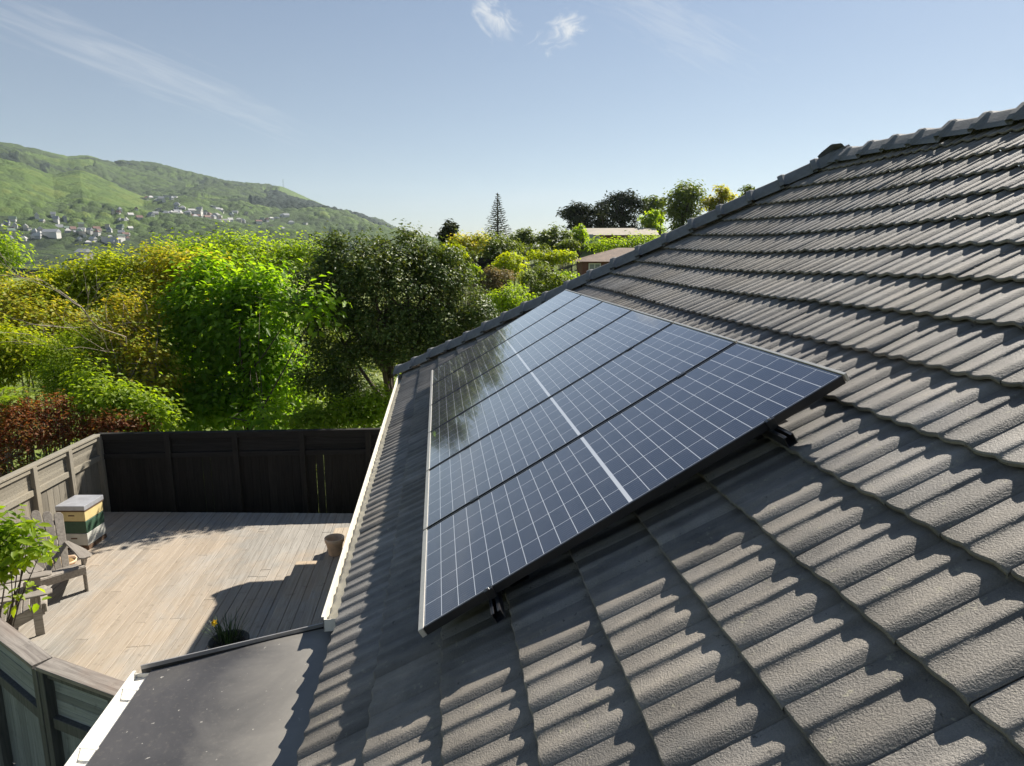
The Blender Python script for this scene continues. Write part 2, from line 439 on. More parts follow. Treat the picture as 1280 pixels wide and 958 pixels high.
def lay_caps(p, q, pitch, name, hip, lift, start=0.0, short=0.0):
    p = np.asarray(p, float); q = np.asarray(q, float); d = q-p; L = np.linalg.norm(d); d /= L
    side = np.cross(np.array([0, 0, 1.]), d); side /= np.linalg.norm(side); up = np.cross(d, side)
    n = int((L-start-short)/pitch)
    for i in range(n+1):
        o = bpy.data.objects.new(name, cap_me); COL.objects.link(o); o.parent = house
        a = p + d*(start+i*pitch) + up*(lift+random.gauss(0, .006))
        dd = Vector(d) + Vector((random.gauss(0, .014), random.gauss(0, .014), random.gauss(0, .012))); dd.normalize()
        s2 = Vector(up).cross(dd).normalized(); u2 = dd.cross(s2)
        mat = Matrix(((dd.x, s2.x, u2.x, a[0]), (dd.y, s2.y, u2.y, a[1]), (dd.z, s2.z, u2.z, a[2]), (0, 0, 0, 1)))
        o.matrix_local = parent_matrix(house).inverted() @ mat
def hip_pt(t_):
    xy = HB + (HA-HB)*t_
    s_ = S_EAVE + (S_RIDGE-S_EAVE)*t_
    return np.array([xy[0], xy[1], ZE+(ZR-ZE)*t_]) + ndir*float(sag(s_, xy[1]))*.5
lay_caps(hip_pt(0.0), hip_pt(1.0), .385, 'hip_cap', True, .062, .0, .10)
lay_caps((2*XR-HB[0], HB[1], ZE), (XR, HA[1], ZR), .385, 'hip_cap', True, .062, .0, .10)
lay_caps((XR, HA[1]+.14, ZR+.0), (XR, Y_NEAR, ZR+.0), .385, 'ridge_cap', False, .018)
mb = MB().box((XR, (HA[1]+Y_NEAR)/2, ZR-.05), (.12, HA[1]-Y_NEAR, .08)); mb.build('ridge_mortar', M['mortar'], house)
# walls, soffit, fascia, gutter
mb = MB().box((XR, (8.55+Y_NEAR+.5)/2, (ZE-.16+DECK-.35)/2), (2*(XR-.10), 8.55-Y_NEAR-.5, ZE-.16-DECK+.35)); mb.build('wall', M['brick'], house)
mb = MB().prism([(.10, Y_NEAR+.5, ZE-.16), (2*XR-.10, Y_NEAR+.5, ZE-.16), (XR, Y_NEAR+.5, ZR-.25)], (0, .1, 0)); mb.build('gable_wall', M['brick'], house)
mb = MB().box((XR, (8.95+Y_NEAR)/2, ZE-.15), (2*(XR+.42), 8.95-Y_NEAR, .015)); mb.build('soffit', M['white_paint'], house)
mb = MB(); mb.box((-.44, (9.0+Y_NEAR)/2, ZE-.085), (.022, 9.0-Y_NEAR, .17)); mb.box((XR, 8.99, ZE-.085), (2*(XR+.44), .022, .17)); mb.build('fascia', M['white_paint'], house)
def gutter(name, y0, y1, x_in, x_out, ztop, mat, parent, t_=.004, dep=.07):
    ym = (y0+y1)/2; L = y1-y0; mb = MB()
    mb.box((x_in-t_/2, ym, ztop-dep/2), (t_, L, dep))
    mb.box(((x_in+x_out)/2, ym, ztop-dep-t_/2), (abs(x_out-x_in), L, t_))
    mb.box((x_out+t_/2, ym, ztop-.035+.006), (t_, L, .082))
    mb.box((x_out-.003, ym, ztop+.0145), (.016, L, .006))
    for yy in (y0+.002, y1-.002): mb.box(((x_in+x_out)/2, yy, ztop-dep/2), (abs(x_out-x_in)-.001, t_, dep-.001))
    return mb.build(name, mat, parent)
g = gutter('gutter', .98, 8.80, -.492, -.572, ZE-.035, M['cream_paint'], house)

# ------------------------------------------------------------------ solar panels, rails, clips
ROT = (0, -PITCH, 0)
ordn = ['nearest', 'second', 'third', 'fourth', 'fifth', 'farthest']
plabels = ['dark solar panel nearest the camera, its near edge overhanging the sunlit tiles',
           'second solar panel from the near end of the row, between the nearest and the third',
           'third solar panel from the near end, just before the middle of the row',
           'fourth solar panel from the near end, third before the far end of the row',
           'fifth solar panel, next to last before the hip, pale with reflected sky',
           'last solar panel at the far end of the row, reflecting the dark tree']
def make_panel(i):
    t_ = thing('solar_panel', plabels[i], 'solar panel', (0, i*(PW+PGAP), 0), ROT, 'row of six solar panels on the tiled roof')
    mb = MB(); w, d = .011, .038
    for yf in (w/2, PW-w/2): MB().box((PL/2, yf, -d/2), (PL-.028-.014, w, d)).build('frame', M['black_alu'], t_, bevel=.001, world=False)
    mb = MB().box((.013, PW/2, -d/2+.0015), (.026, PW, d)); o = mb.build('end_rail', M['pale_alu'], t_, bevel=.0012, world=False); o['label'] = 'pale metal lower edge of the panel'
    mb = MB().box((PL-.007, PW/2, -d/2+.0015), (.014, PW, d)); mb.build('end_rail', M['pale_alu'], t_, bevel=.0012, world=False)
    mb = MB().box((PL/2, PW/2, -.0055), (PL-.040, PW-2*w, .006)); mb.build('glass', M['cells'], t_, world=False)
    mb = MB().box((PL/2, PW/2, -.012), (PL-.042, PW-2*w, .004)); mb.build('backsheet', M['black_alu'], t_, world=False)
    return t_
panels = [make_panel(0)]
for i in range(1, 6):
    c = copy_tree(panels[0]); c.location = (0, i*(PW+PGAP), 0); c['label'] = plabels[i]; panels.append(c)
RAIL_S = (.345, 1.72)
for s_, lab in zip(RAIL_S, ('lower black mounting rail along the eave side under the panels, its channel end showing', 'upper black mounting rail under the ridge side of the panels, its open end showing')):
    t_ = thing('mounting_rail', lab, 'mounting rail', tuple(sdir*s_ - ndir*.038 + ydir*(-.13)), ROT, 'mounting rails under the panels')
    L = 6.36+.13+.05; mb = MB(); hw, hh, th = .022, .048, .004
    mb.box((-hw+th/2, L/2, -hh/2-.001), (th, L, hh)); mb.box((hw-th/2, L/2, -hh/2-.001), (th, L, hh)); mb.box((0, L/2, -hh+th/2-.001), (2*hw-2*th, L, th))
    mb.box((-hw+.006+th, L/2, -.003), (.009, L, .004)); mb.box((hw-.006-th, L/2, -.003), (.009, L, .004))
    mb.build('channel', M['black_alu'], t_, bevel=.0008, world=False)
    mb = MB(); mb.box((0, .004, -hh/2), (2*hw+.002, .006, hh)); 
    for yy in (.35, 1.6, 2.9, 4.2, 5.5):            # roof hooks down on to the tiles
        k = MB(); k.box((-.01, yy, -.085), (.03, .035, .07)); k.box((.06, yy, -.118), (.16, .035, .006)); k.build('roof_hook', M['black_alu'], t_, bevel=.001, world=False)
    for j in range(1, 6):
        k = MB(); y_ = .13 + j*(PW+PGAP)-PGAP/2; k.box((0, y_, .0405), (.055, .030, .004)); k.box((0, y_, .02), (.012, .010, .045)); k.build('mid_clamp', M['black_alu'], t_, bevel=.001, world=False)
    k = MB(); k.box((0, .125, .0405), (.04, .024, .004)); k.box((0, .117, .018), (.04, .006, .046)); k.build('end_clamp', M['black_alu'], t_, bevel=.001, world=False)
    k = MB(); k.tube([(0, .125, .043), (0, .125, .049)], .006, 8); k.build('clamp_bolt', M['steel'], t_, world=False)

# ------------------------------------------------------------------ lean-to with flat roof
lean = thing('lean_to', 'lean-to with flat dark grey membrane roof below the tile eave', 'lean-to', (-1.0, -.8, DECK-.3))
ZL = -.615
A0 = atz(163, 838, ZL); A1 = atz(408, 786, ZL)
xl = -1.455
FE = lambda x: A0[1] + (A1[1]-A0[1])*(x-A0[0])/(A1[0]-A0[0])
yn = -3.4
mb = MB()
def zl(x): return ZL + .03*(x+1.0)
nx, ny = 10, 40
vs = []; fs = []
for i in range(nx+1):
    x = xl + (-.30-xl)*i/nx
    for j in range(ny+1):
        y = yn + (FE(x)-.02-yn)*j/ny
        vs.append((x, y, zl(x) + .006*math.sin(3.1*y+2*x) + .004*math.sin(7*x+1.3*y)))
for i in range(nx):
    for j in range(ny): fs.append((i*(ny+1)+j, (i+1)*(ny+1)+j, (i+1)*(ny+1)+j+1, i*(ny+1)+j+1))
mb.add(vs, fs); mb.build('membrane', M['membrane'], lean, smooth=True)
fl = plain('flashing', (.05, .05, .055), .45, .3, 12, .05, metallic=.3)
fl2 = plain('flashing_edge', (.34, .33, .32), .4, .2, 12, .05, metallic=.4)
pA = np.array([xl-.05, FE(xl-.05), zl(xl)]); pB = np.array([-.42, FE(-.42), zl(-.42)])
dd = (pB-pA)/np.linalg.norm(pB-pA)
nrm = np.array([-dd[1], dd[0], 0])
mb = MB(); mb.bar(pA+nrm*.022+np.array([0, 0, -.055]), pB+nrm*.022+np.array([0, 0, -.055]), .035, .12); mb.build('flashing', fl, lean, bevel=.004)
mb = MB(); mb.bar(pA+nrm*-.008+np.array([0, 0, .022]), pB+nrm*-.008+np.array([0, 0, .022]), .008, .022); mb.build('flashing_lip', fl2, lean)
gl = gutter('gutter', yn, FE(xl)-.03, xl+.004, xl-.075, zl(xl)-.008, M['white_paint'], lean, dep=.022)
for k_ in range(6):
    yy = FE(xl)-.2-.42*k_
    MB().bar((xl+.01, yy, zl(xl)+.010), (xl-.07, yy+.02, zl(xl)+.012), .016, .003).build('gutter_strap', M['white_paint'], lean)
mb = MB(); mb.box((xl+.03, (yn+FE(xl))/2-.02, zl(xl)-.12), (.022, FE(xl)-yn-.06, .18)); mb.build('fascia', M['white_paint'], lean)
mb = MB(); wz0 = DECK-.3; wz1 = ZL-.06
mb.prism([(xl+.10, yn+.1, wz0), (-.0, yn+.1, wz0), (-.0, FE(0)-.12, wz0), (xl+.10, FE(xl)-.12, wz0)], (0, 0, wz1-wz0)); mb.build('wall', M['white_paint'], lean)

# ------------------------------------------------------------------ deck, steps
def in_line(p, q): return (np.array(q)-np.array(p))
FC = atz(52, 826, -1.72); FL0 = atz(0, 786, -1.72); FR0 = atz(150, 861, -1.72)     # near fence cap
n1 = (FL0-FC); n1 /= np.linalg.norm(n1[:2]); n2_ = (FR0-FC); n2_ /= np.linalg.norm(n2_[:2])
LFA = np.array([-6.27, 10.42]); LFB = np.array([-6.47, 7.8])                         # left fence line
dl = (LFB-LFA)/np.linalg.norm(LFB-LFA)
# intersection of left fence with near fence segment one
Am = np.array([[dl[0], -n1[0]], [dl[1], -n1[1]]]); tt = np.linalg.solve(Am, FC[:2]-LFA); LN = LFA + dl*tt[0]
mb = MB(); x = -7.0; W_ = .140; rr = random.Random(4)
while x < -.5:
    y = 1.0
    cuts = sorted(rr.uniform(2.5, 9.5) for _ in range(2))
    ys = [1.0] + cuts + [10.4]
    for a, b_ in zip(ys[:-1], ys[1:]):
        z0 = DECK + rr.gauss(0, .0012)
        mb.box((x+W_/2, (a+b_)/2, z0-.018), (W_-.006, b_-a-.004, .036))
    x += W_
deck = mb.build('deck', M['deck'], None, bevel=.003)
e0 = atz(140, 640, DECK); e1 = atz(440, 642, DECK); ed = e1-e0
clip_obj(deck, (e0[0], e0[1], 0), (-ed[1], ed[0], 0))
def clip_side(o, p, d, inside, eps=0.0):
    n = np.array([-d[1], d[0], 0.]); 
    if np.dot(np.array([inside[0]-p[0], inside[1]-p[1], 0]), n) > 0: n = -n
    p = np.array([p[0], p[1], 0]) + n*eps
    clip_obj(o, tuple(p), tuple(n))
clip_side(deck, LFA, dl, (-4, 8), -.04)
clip_side(deck, FC, n1, (-4, 8), .0)
clip_side(deck, FC, n2_, (-2.5, 5), .0)
tag(deck, 'weathered timber deck of long boards between the fences and the house', 'deck', None, 'structure')
def step(name, label, x0, x1, y0, y1, z):
    t_ = thing(name, label, 'step', ((x0+x1)/2, (y0+y1)/2, DECK), group='timber steps along the house')
    mb = MB(); n = max(2, int(round((x1-x0)/.14))); w = (x1-x0)/n
    for i in range(n): mb.box((x0+w*(i+.5), (y0+y1)/2, DECK+z-.018), (w-.006, y1-y0, .036))
    mb.build('tread', M['step'], t_, bevel=.003)
    mb = MB(); mb.box((x0+.03, (y0+y1)/2, DECK+(z-.037)/2), (.02, y1-y0-.02, z-.037)); mb.box(((x0+x1)/2, y1-.03, DECK+(z-.037)/2), (x1-x0-.05, .02, z-.037)); mb.build('riser', M['step'], t_)
step('timber_step', 'lower timber step running along the deck in front of the house', -2.10, -1.64, 2.4, 7.18, .17)
step('timber_step', 'upper timber step against the house carrying the terracotta pot', -1.64, .08, 2.4, 8.0, .34)

# ------------------------------------------------------------------ fences
def fence(name, label, p, q, ztop, zbot, mats, bays, gaps=True, slat_h=.34, cap_w=.14, face=1, extra=None, xgap=None):
    """posts, cap rail, a slatted top band and vertical boards below; face = side (left of p->q) that shows the rails"""
    p = np.array([p[0], p[1], 0.]); q = np.array([q[0], q[1], 0.]); L = np.linalg.norm(q-p); d = (q-p)/L; n = np.array([-d[1], d[0], 0.])*face
    up = np.array([0, 0, 1.]); t_ = thing(name, label, 'fence', tuple((p+q)/2 + up*zbot)); ax = (d, n, up)
    pt = lambda a, b_, z: p + d*a + n*b_ + up*z
    ang = math.atan2(d[1], d[0])
    t_.rotation_euler = (0, 0, ang)
    def B(name_, boxes, mat, bev=.003):
        mb = MB()
        for (a, b_, z, sx_, sy_, sz_) in boxes: mb.box((a-L/2, b_*face, z-zbot), (sx_, sy_, sz_))
        return mb.build(name_, mat, t_, bevel=bev, world=False)
    B('cap_rail', [(L/2, .0, ztop-.018, L+.02, cap_w, .036)], mats['cap'])
    zr = ztop-.036-slat_h
    B('mid_rail', [(L/2, .0, zr-.05, L, .07, .10)], mats['rail'])
    B('top_rail', [(L/2, .008, ztop-.036-.04, L, .05, .08)], mats['rail'])
    B('bottom_rail', [(L/2, .0, zbot+.10, L, .06, .09)], mats['rail'])
    for i in range(bays+1): B('post', [(L*i/bays, .012, (ztop-.036+zbot)/2, .095, .105, ztop-.036-zbot)], mats['post'])
    rr = random.Random(len(name)+bays)
    ns = 5; sl = []
    for k in range(ns):
        hh = (slat_h-.08)/ns
        gap = .0015 + (rr.random() < .4)*.0025
        for i in range(bays): sl.append((L*(i+.5)/bays, -.018+rr.gauss(0, .001), zr+hh*(k+.5), L/bays-.10, .016, hh-gap))
    B('slat_panel', sl, mats['slat'], .002)
    bd = []; wv = .15; nb = int(L/wv)
    for k in range(nb):
        g_ = .0025 if rr.random() > (.10 if gaps else .03) else .010
        bd.append((L*(k+.5)/nb, -.022+rr.gauss(0, .0015), (zr-.10+zbot+.02)/2, L/nb-g_, .018, zr-.10-zbot-.02))
    B('board_panel', bd, mats['board'], .002)
    if extra: extra(B, L, zr)
    return t_
ZT = -1.79
dk = dict(cap=M['dark_rail'], rail=M['dark_rail'], post=M['dark_fence'], slat=M['dark_rail'], board=M['dark_fence'])
fd = np.array([-1.12+6.27, 10.2-10.42]); 
fence('timber_fence', 'tall near black timber fence along the far end of the deck', (-6.27, 10.42), (1.2, 10.12), ZT, DECK-.5, dk, 6, True, .36, .12, -1)
tn = dict(cap=M['tan_fence'], rail=M['tan_fence'], post=M['tan_boards'], slat=M['tan_fence'], board=M['tan_boards'])
fence('timber_fence', 'sunlit tan grey timber fence on the left behind the beehive', tuple(LN), (-6.275, 10.36), ZT, DECK-.4, tn, 5, False, .36, .12, -1)
gy = dict(cap=M['cap_wood'], rail=M['grey_posts'], post=M['grey_posts'], slat=M['grey_slats'], board=M['grey_boards'])
L1 = np.array([LN[0], LN[1]])
fence('timber_fence', 'weathered grey fence at bottom left, section left of the bend in its cap', tuple(L1), (FC[0], FC[1]), -1.72, DECK-.6, gy, 4, False, .44, .155, -1)
endp = FC[:2] + n2_[:2]/np.linalg.norm(n2_[:2])*1.75
fence('timber_fence', 'weathered grey fence at bottom left, section between the bend and the white gutter', (FC[0]+n2_[0]*.05, FC[1]+n2_[1]*.05), tuple(endp), -1.72, DECK-.6, gy, 2, False, .44, .155, -1)

# ------------------------------------------------------------------ beehive
hz = math.atan2(.02, .46)
hive = thing('beehive', 'stacked wooden beehive in yellow, green and white beside the dark fence corner', 'beehive', (-5.80, 8.60, DECK), (0, 0, R(-6)))
MB().box((0, 0, .035), (.44, .50, .07)).build('base_board', M['hive_rim'], hive, bevel=.004, world=False)
for (z, h, mt) in ((.075, .205, 'hive_white'), (.282, .205, 'hive_green'), (.489, .165, 'hive_yellow')):
    mb = MB().box((0, 0, z+h/2), (.43, .49, h-.004)); o = mb.build('hive_box', M[mt], hive, bevel=.004, world=False)
    o['label'] = {'hive_white': 'off white bottom box', 'hive_green': 'dark green middle box', 'hive_yellow': 'yellow top box'}[mt]
    for fy in (-.2465, ):
        MB().box((0, fy, z+h*.60), (.10, .004, .022)).build('handhold', M['hive_rim'] if mt != 'hive_green' else M['hive_green'], o, bevel=.001, world=False)
MB().box((0, 0, .668), (.455, .515, .024)).build('inner_rim', M['hive_rim'], hive, bevel=.002, world=False)
mb = MB().box((0, 0, .718), (.465, .525, .076)); mb.build('lid', M['hive_lid'], hive, bevel=.006, world=False, seg=2)

# ------------------------------------------------------------------ chairs
def make_chair(label, loc, face):
    """slatted reclining garden chair; local +x is the way it faces"""
    t_ = thing('garden_chair', label, 'chair', loc, (0, 0, face), 'slatted timber garden chairs on the deck')
    wd = M['chair']; hw = .29
    P = lambda *a: MB()
    for s in (-1, 1):
        MB().box((.02, s*hw, .27), (.10, .026, .54)).build('front_leg', wd, t_, bevel=.004, world=False)
        # stringer from seat front down to the ground at the back
        MB().prism([(.10, s*(hw-.027)-.0125, .40), (.10, s*(hw-.027)-.0125, .28), (-.62, s*(hw-.027)-.0125, .0), (-.80, s*(hw-.027)-.0125, .0), (-.78, s*(hw-.027)-.0125, .06), (-.40, s*(hw-.027)-.0125, .27)], (0, .025, 0)).build('side_rail', wd, t_, bevel=.003, world=False)
        pl_ = [(.16, s*(hw-.08), .545), (.20, s*(hw-.05), .545), (.20, s*(hw+.05), .545), (.14, s*(hw+.09), .545), (-.10, s*(hw+.085), .55), (-.58, s*(hw+.01), .56), (-.58, s*(hw-.05), .56), (-.10, s*(hw-.06), .55)]
        MB().prism(pl_, (0, 0, .024)).build('armrest', wd, t_, bevel=.005, world=False)
        MB().prism([(.04, s*(hw+.013), .54), (.04, s*(hw+.075), .54), (.04, s*(hw+.03), .40), (.04, s*(hw+.013), .36)], (-.024, 0, 0)).build('arm_bracket', wd, t_, bevel=.002, world=False)
    mb = MB()
    for k in range(6):
        a = .075 - k*.082; z = .405 - (k*.082)*.30 if k else .40
        mb.box((a, 0, z), (.072, 2*hw-.005, .020), ((.958, 0, .287), (0, 1, 0), (-.287, 0, .958)) if k else None)
    mb.build('seat_slats', wd, t_, bevel=.004, world=False)
    MB().box((.112, 0, .345), (.022, 2*hw+.002, .11)).build('front_apron', wd, t_, bevel=.004, world=False)
    mb = MB(); n = 5
    for k in range(n):                               # fan of back slats with rounded tops
        c = (k-(n-1)/2); a = c*.055; w0, w1 = .088, .118
        h = .93 - abs(c)*.055; sh = math.sin(R(28)); ch = math.cos(R(28))
        def bp(l, y, dz=0): return (-.40 - l*sh - dz*ch, y, .26 + l*ch - dz*sh)
        y0 = c*.092; y1 = c*.132
        pts = [bp(0, y0-w0/2), bp(0, y0+w0/2), bp(h-.06, y1+w1/2), bp(h-.015, y1+w1*.32), bp(h, y1), bp(h-.015, y1-w1*.32), bp(h-.06, y1-w1/2)]
        mb.prism(pts, (-.02*ch, 0, -.02*sh))
    mb.build('back_slats', wd, t_, bevel=.004, world=False)
    for (l, w) in ((.30, .62), (.68, .56)):
        MB().box((-.40-l*math.sin(R(28))-.034, 0, .26+l*math.cos(R(28))-.015), (.024, w, .07), ((math.cos(R(28)), 0, math.sin(R(28))), (0, 1, 0), (-math.sin(R(28)), 0, math.cos(R(28))))).build('back_brace', wd, t_, bevel=.003, world=False)
    return t_
chA = make_chair('weathered slatted garden chair beside the beehive, turned towards the steps', (-5.20, 6.74, DECK), R(-47))
chB = copy_tree(chA); chB.location = (-5.13, 6.02, DECK); chB.rotation_euler = (0, 0, R(28)); chB['label'] = 'weathered slatted garden chair behind the bent grey fence, half hidden by the leafy shrub'

# ------------------------------------------------------------------ pots
tp = thing('terracotta_pot', 'empty terracotta pot on the upper step under the house gutter', 'plant pot', tuple(atz(419, 693, DECK+.34)))
tp.location.z = DECK+.341
prof = [(.085, 0), (.09, .004), (.128, .20), (.140, .205), (.146, .262), (.142, .268), (.128, .266), (.120, .21), (.085, .03)]
MB().lathe((0, 0, 0), prof, 36).build('pot', M['terracotta'], tp, smooth=True, world=False)
MB().lathe((0, 0, 0), [(.0845, .02), (.083, .025)], 24).build('soil', M['terracotta_in'], tp, world=False)
q = atz(86, 708, DECK)
bp_ = thing('plant_pot', 'low terracotta bowl of dry seedlings behind the arm of the chair', 'plant pot', (float(q[0])+.02, float(q[1])-.15, DECK))
MB().lathe((0, 0, 0), [(.10, 0), (.16, .13), (.17, .135), (.172, .17), (.16, .17), (.150, .14)], 32).build('pot', M['terracotta'], bp_, smooth=True, world=False)
MB().lathe((0, 0, 0), [(.152, .140), (.10, .150)], 24).build('soil', M['seedling'], bp_, world=False)

# ------------------------------------------------------------------ foliage
def frame(nrm, axis):
    a = axis - nrm*np.sum(axis*nrm, 1, keepdims=True); a /= np.linalg.norm(a, axis=1, keepdims=True)+1e-9
    return a, np.cross(nrm, a)
def unit(n, rng):
    v = rng.normal(size=(n, 3)); return v/np.linalg.norm(v, axis=1, keepdims=True)
def leaves(pos, nrm, axis, L, W, fold=.18):
    """one folded leaf per position; two triangles each"""
    n = len(pos); a, b = frame(nrm, axis); L = L[:, None]; W = W[:, None]
    base = pos; tip = pos + a*L - nrm*L*.12; le = pos + a*L*.42 + b*W*.5 + nrm*W*fold; ri = pos + a*L*.42 - b*W*.5 + nrm*W*fold
    V = np.stack([base, le, tip, ri], 1).reshape(-1, 3); i = np.arange(n)*4
    Fc = np.stack([np.stack([i, i+2, i+1], 1), np.stack([i, i+3, i+2], 1)], 1).reshape(-1, 3)
    return V, Fc
def crown_points(lobes, n, rng, clump=.25, shell=.55, per=40, flat=1.0, under=.25):
    vol = np.array([l[1][0]*l[1][1]*l[1][2] for l in lobes])**.72; vol /= vol.sum()
    nc = max(8, n//per); out_p, out_n = [], []
    li = rng.choice(len(lobes), nc, p=vol)
    u = unit(nc, rng); u[:, 2] = np.where(u[:, 2] < -.35, u[:, 2]*under*(rng.random(nc) < .8)+u[:, 2]*.2, u[:, 2])
    rad = shell + (1-shell)*rng.random(nc)**.6
    C = np.array([l[0] for l in lobes])[li] + u*rad[:, None]*np.array([l[1] for l in lobes])[li]*(1+rng.normal(0, .07, (nc, 1)))
    k = rng.integers(0, nc, n); off = rng.normal(size=(n, 3))*clump*np.array([1, 1, flat]); 
    out = u[k]*.6 + off/clump*.35
    return C[k] + off, out, C, li
def add_trunk(mb, base, top, r, rng, wob=.06):
    base = np.asarray(base, float); top = np.asarray(top, float); n = 7; L = np.linalg.norm(top-base)
    pts = [base + (top-base)*i/(n-1) + (rng.normal(0, wob*L*.35, 3)*np.array([1, 1, .2]) if 0 < i < n-1 else 0) for i in range(n)]
    mb.tube(pts, [r*(1.25 if i == 0 else 1)*(1-.65*i/(n-1)) for i in range(n)], 8)
    return pts
def tree(name, label, cat, lobes, n, L, W, mat, ground, seed, group=None, clump=.25, per=40, droop=.25, trunk=True, tr=.12, bark='bark', shell=.55, upn=1.1, twigs=0, flat=1.0, under=.25):
    rng = np.random.default_rng(seed); lobes = [(np.asarray(c, float), np.asarray(r_ if hasattr(r_, '__len__') else (r_, r_, r_), float)) for c, r_ in lobes]
    cen = np.mean([l[0] for l in lobes], 0)
    t_ = thing(name, label, cat, (cen[0], cen[1], ground), group=group)
    p, o_, C, li = crown_points(lobes, n, rng, clump, shell, per, flat, under)
    nrm = o_*.7 + np.array([.25, .05, upn]) + rng.normal(size=(n, 3))*.42; nrm /= np.linalg.norm(nrm, axis=1, keepdims=True)
    ax = rng.normal(size=(n, 3)) + o_*.5 + np.array([0, 0, -droop*2.2])
    ll = L*(.65+.6*rng.random(n)); V, Fc = leaves(p, nrm, ax, ll, ll*W/L)
    np_mesh('crown', V, Fc, mat, t_)
    mb = MB()
    if trunk:
        zt = max(l[0][2] for l in lobes); top = np.array([cen[0], cen[1], ground + (zt-ground)*.8])
        pts = add_trunk(mb, (cen[0]+rng.normal(0, .1), cen[1], ground), top, tr, rng)
        for l in lobes:
            k = rng.integers(2, 5); b_ = pts[k]; e = l[0]; m_ = (b_+e)/2 + rng.normal(0, .08, 3)*np.linalg.norm(e-b_)
            mb.tube([b_, m_, e], [tr*.5, tr*.32, tr*.14], 6)
    else:
        for l in lobes:
            for _ in range(3):
                b_ = np.array([l[0][0]+rng.normal(0, .15)*l[1][0], l[0][1]+rng.normal(0, .15)*l[1][1], ground]); e = l[0] + rng.normal(0, .35, 3)*l[1]; m_ = (b_+e)/2 + rng.normal(0, .06, 3)
                mb.tube([b_, m_, e], [tr*.3, tr*.22, tr*.1], 5)
    for _ in range(twigs):
        c = C[rng.integers(0, len(C))]; l = lobes[rng.integers(0, len(lobes))]; b_ = l[0]
        e = c - (c-b_)*.05; m_ = (b_+e)/2 + rng.normal(0, .05, 3)
        mb.tube([b_, m_, e], [tr*.14, tr*.10, tr*.04], 4)
    mb.build('trunk' if trunk else 'stems', M[bark], t_, smooth=True)
    return t_
def lobe(x, y, Y, rx, ry, ryd=None):
    """a lobe of foliage seen at (x, y) at depth Y with pixel radii rx, ry"""
    c = at(x, y, Y); k = (Y-CAM[1])/F
    return (c, (rx*k, (ryd if ryd else .8*(rx+ry)/2)*k, ry*k))

LM = {
 'dark': leaf_mat('leaf_dark', [(.028, .056, .012), (.058, .102, .020), (.11, .16, .036), (.22, .25, .08)], .30, .5, .26, (1.7, 1.5, .5)),
 'bright': leaf_mat('leaf_bright', [(.10, .22, .018), (.18, .32, .028), (.31, .45, .06)], .70, .45, .35, (1.6, 1.5, .3)),
 'yellow': leaf_mat('leaf_yellow', [(.19, .28, .014), (.31, .39, .02), (.44, .44, .03)], .64, .5, .3, (1.5, 1.4, .35)),
 'olive': leaf_mat('leaf_olive', [(.17, .26, .022), (.31, .38, .03), (.43, .42, .045), (.37, .28, .05)], .58, .5, .3, (1.5, 1.3, .5)),
 'red': leaf_mat('leaf_red', [(.10, .16, .02), (.20, .10, .035), (.32, .11, .05), (.24, .22, .04)], .58, .5, .3, (1.6, 1.0, .5)),
 'copper': leaf_mat('leaf_copper', [(.18, .32, .02), (.35, .43, .03), (.40, .32, .05), (.30, .44, .03)], .58, .5, .3, (1.5, 1.2, .45)),
 'lime': leaf_mat('leaf_lime', [(.14, .23, .018), (.24, .34, .028), (.37, .44, .05)], .64, .48, .3, (1.5, 1.5, .3)),
 'mid': leaf_mat('leaf_mid', [(.075, .115, .016), (.135, .19, .024), (.21, .26, .04)], .38, .5, .3, (1.6, 1.5, .4)),
 'pine': leaf_mat('leaf_pine', [(.022, .034, .012), (.042, .056, .018), (.085, .095, .03)], .10, .8, .12),
 'sage': leaf_mat('leaf_sage', [(.17, .17, .07), (.25, .21, .10), (.28, .22, .14)], .35, .6, .2, (1.3, 1.1, .7)),
}
def gz(x, y):
    """height of the ground sheet"""
    x = np.asarray(x, float); y = np.asarray(y, float); r_ = np.hypot(x, y-3)
    sm = lambda a, b, v: (lambda t_: t_*t_*(3-2*t_))(np.clip((v-a)/(b-a), 0, 1))
    z = -3.75 - 1.2*sm(9, 25, r_) - 3.0*sm(30, 150, r_) - 8*sm(150, 700, r_)
    z = z + 10*np.exp(-((x-30)/27)**2-((y-80)/24)**2)
    z = z + 26*sm(60, 900, x)*sm(100, 900, r_)*.4
    return z + .25*np.sin(x*.31+1)*np.cos(y*.23)*sm(12, 40, r_)
def G(c): return float(gz(c[0], c[1])) - .05

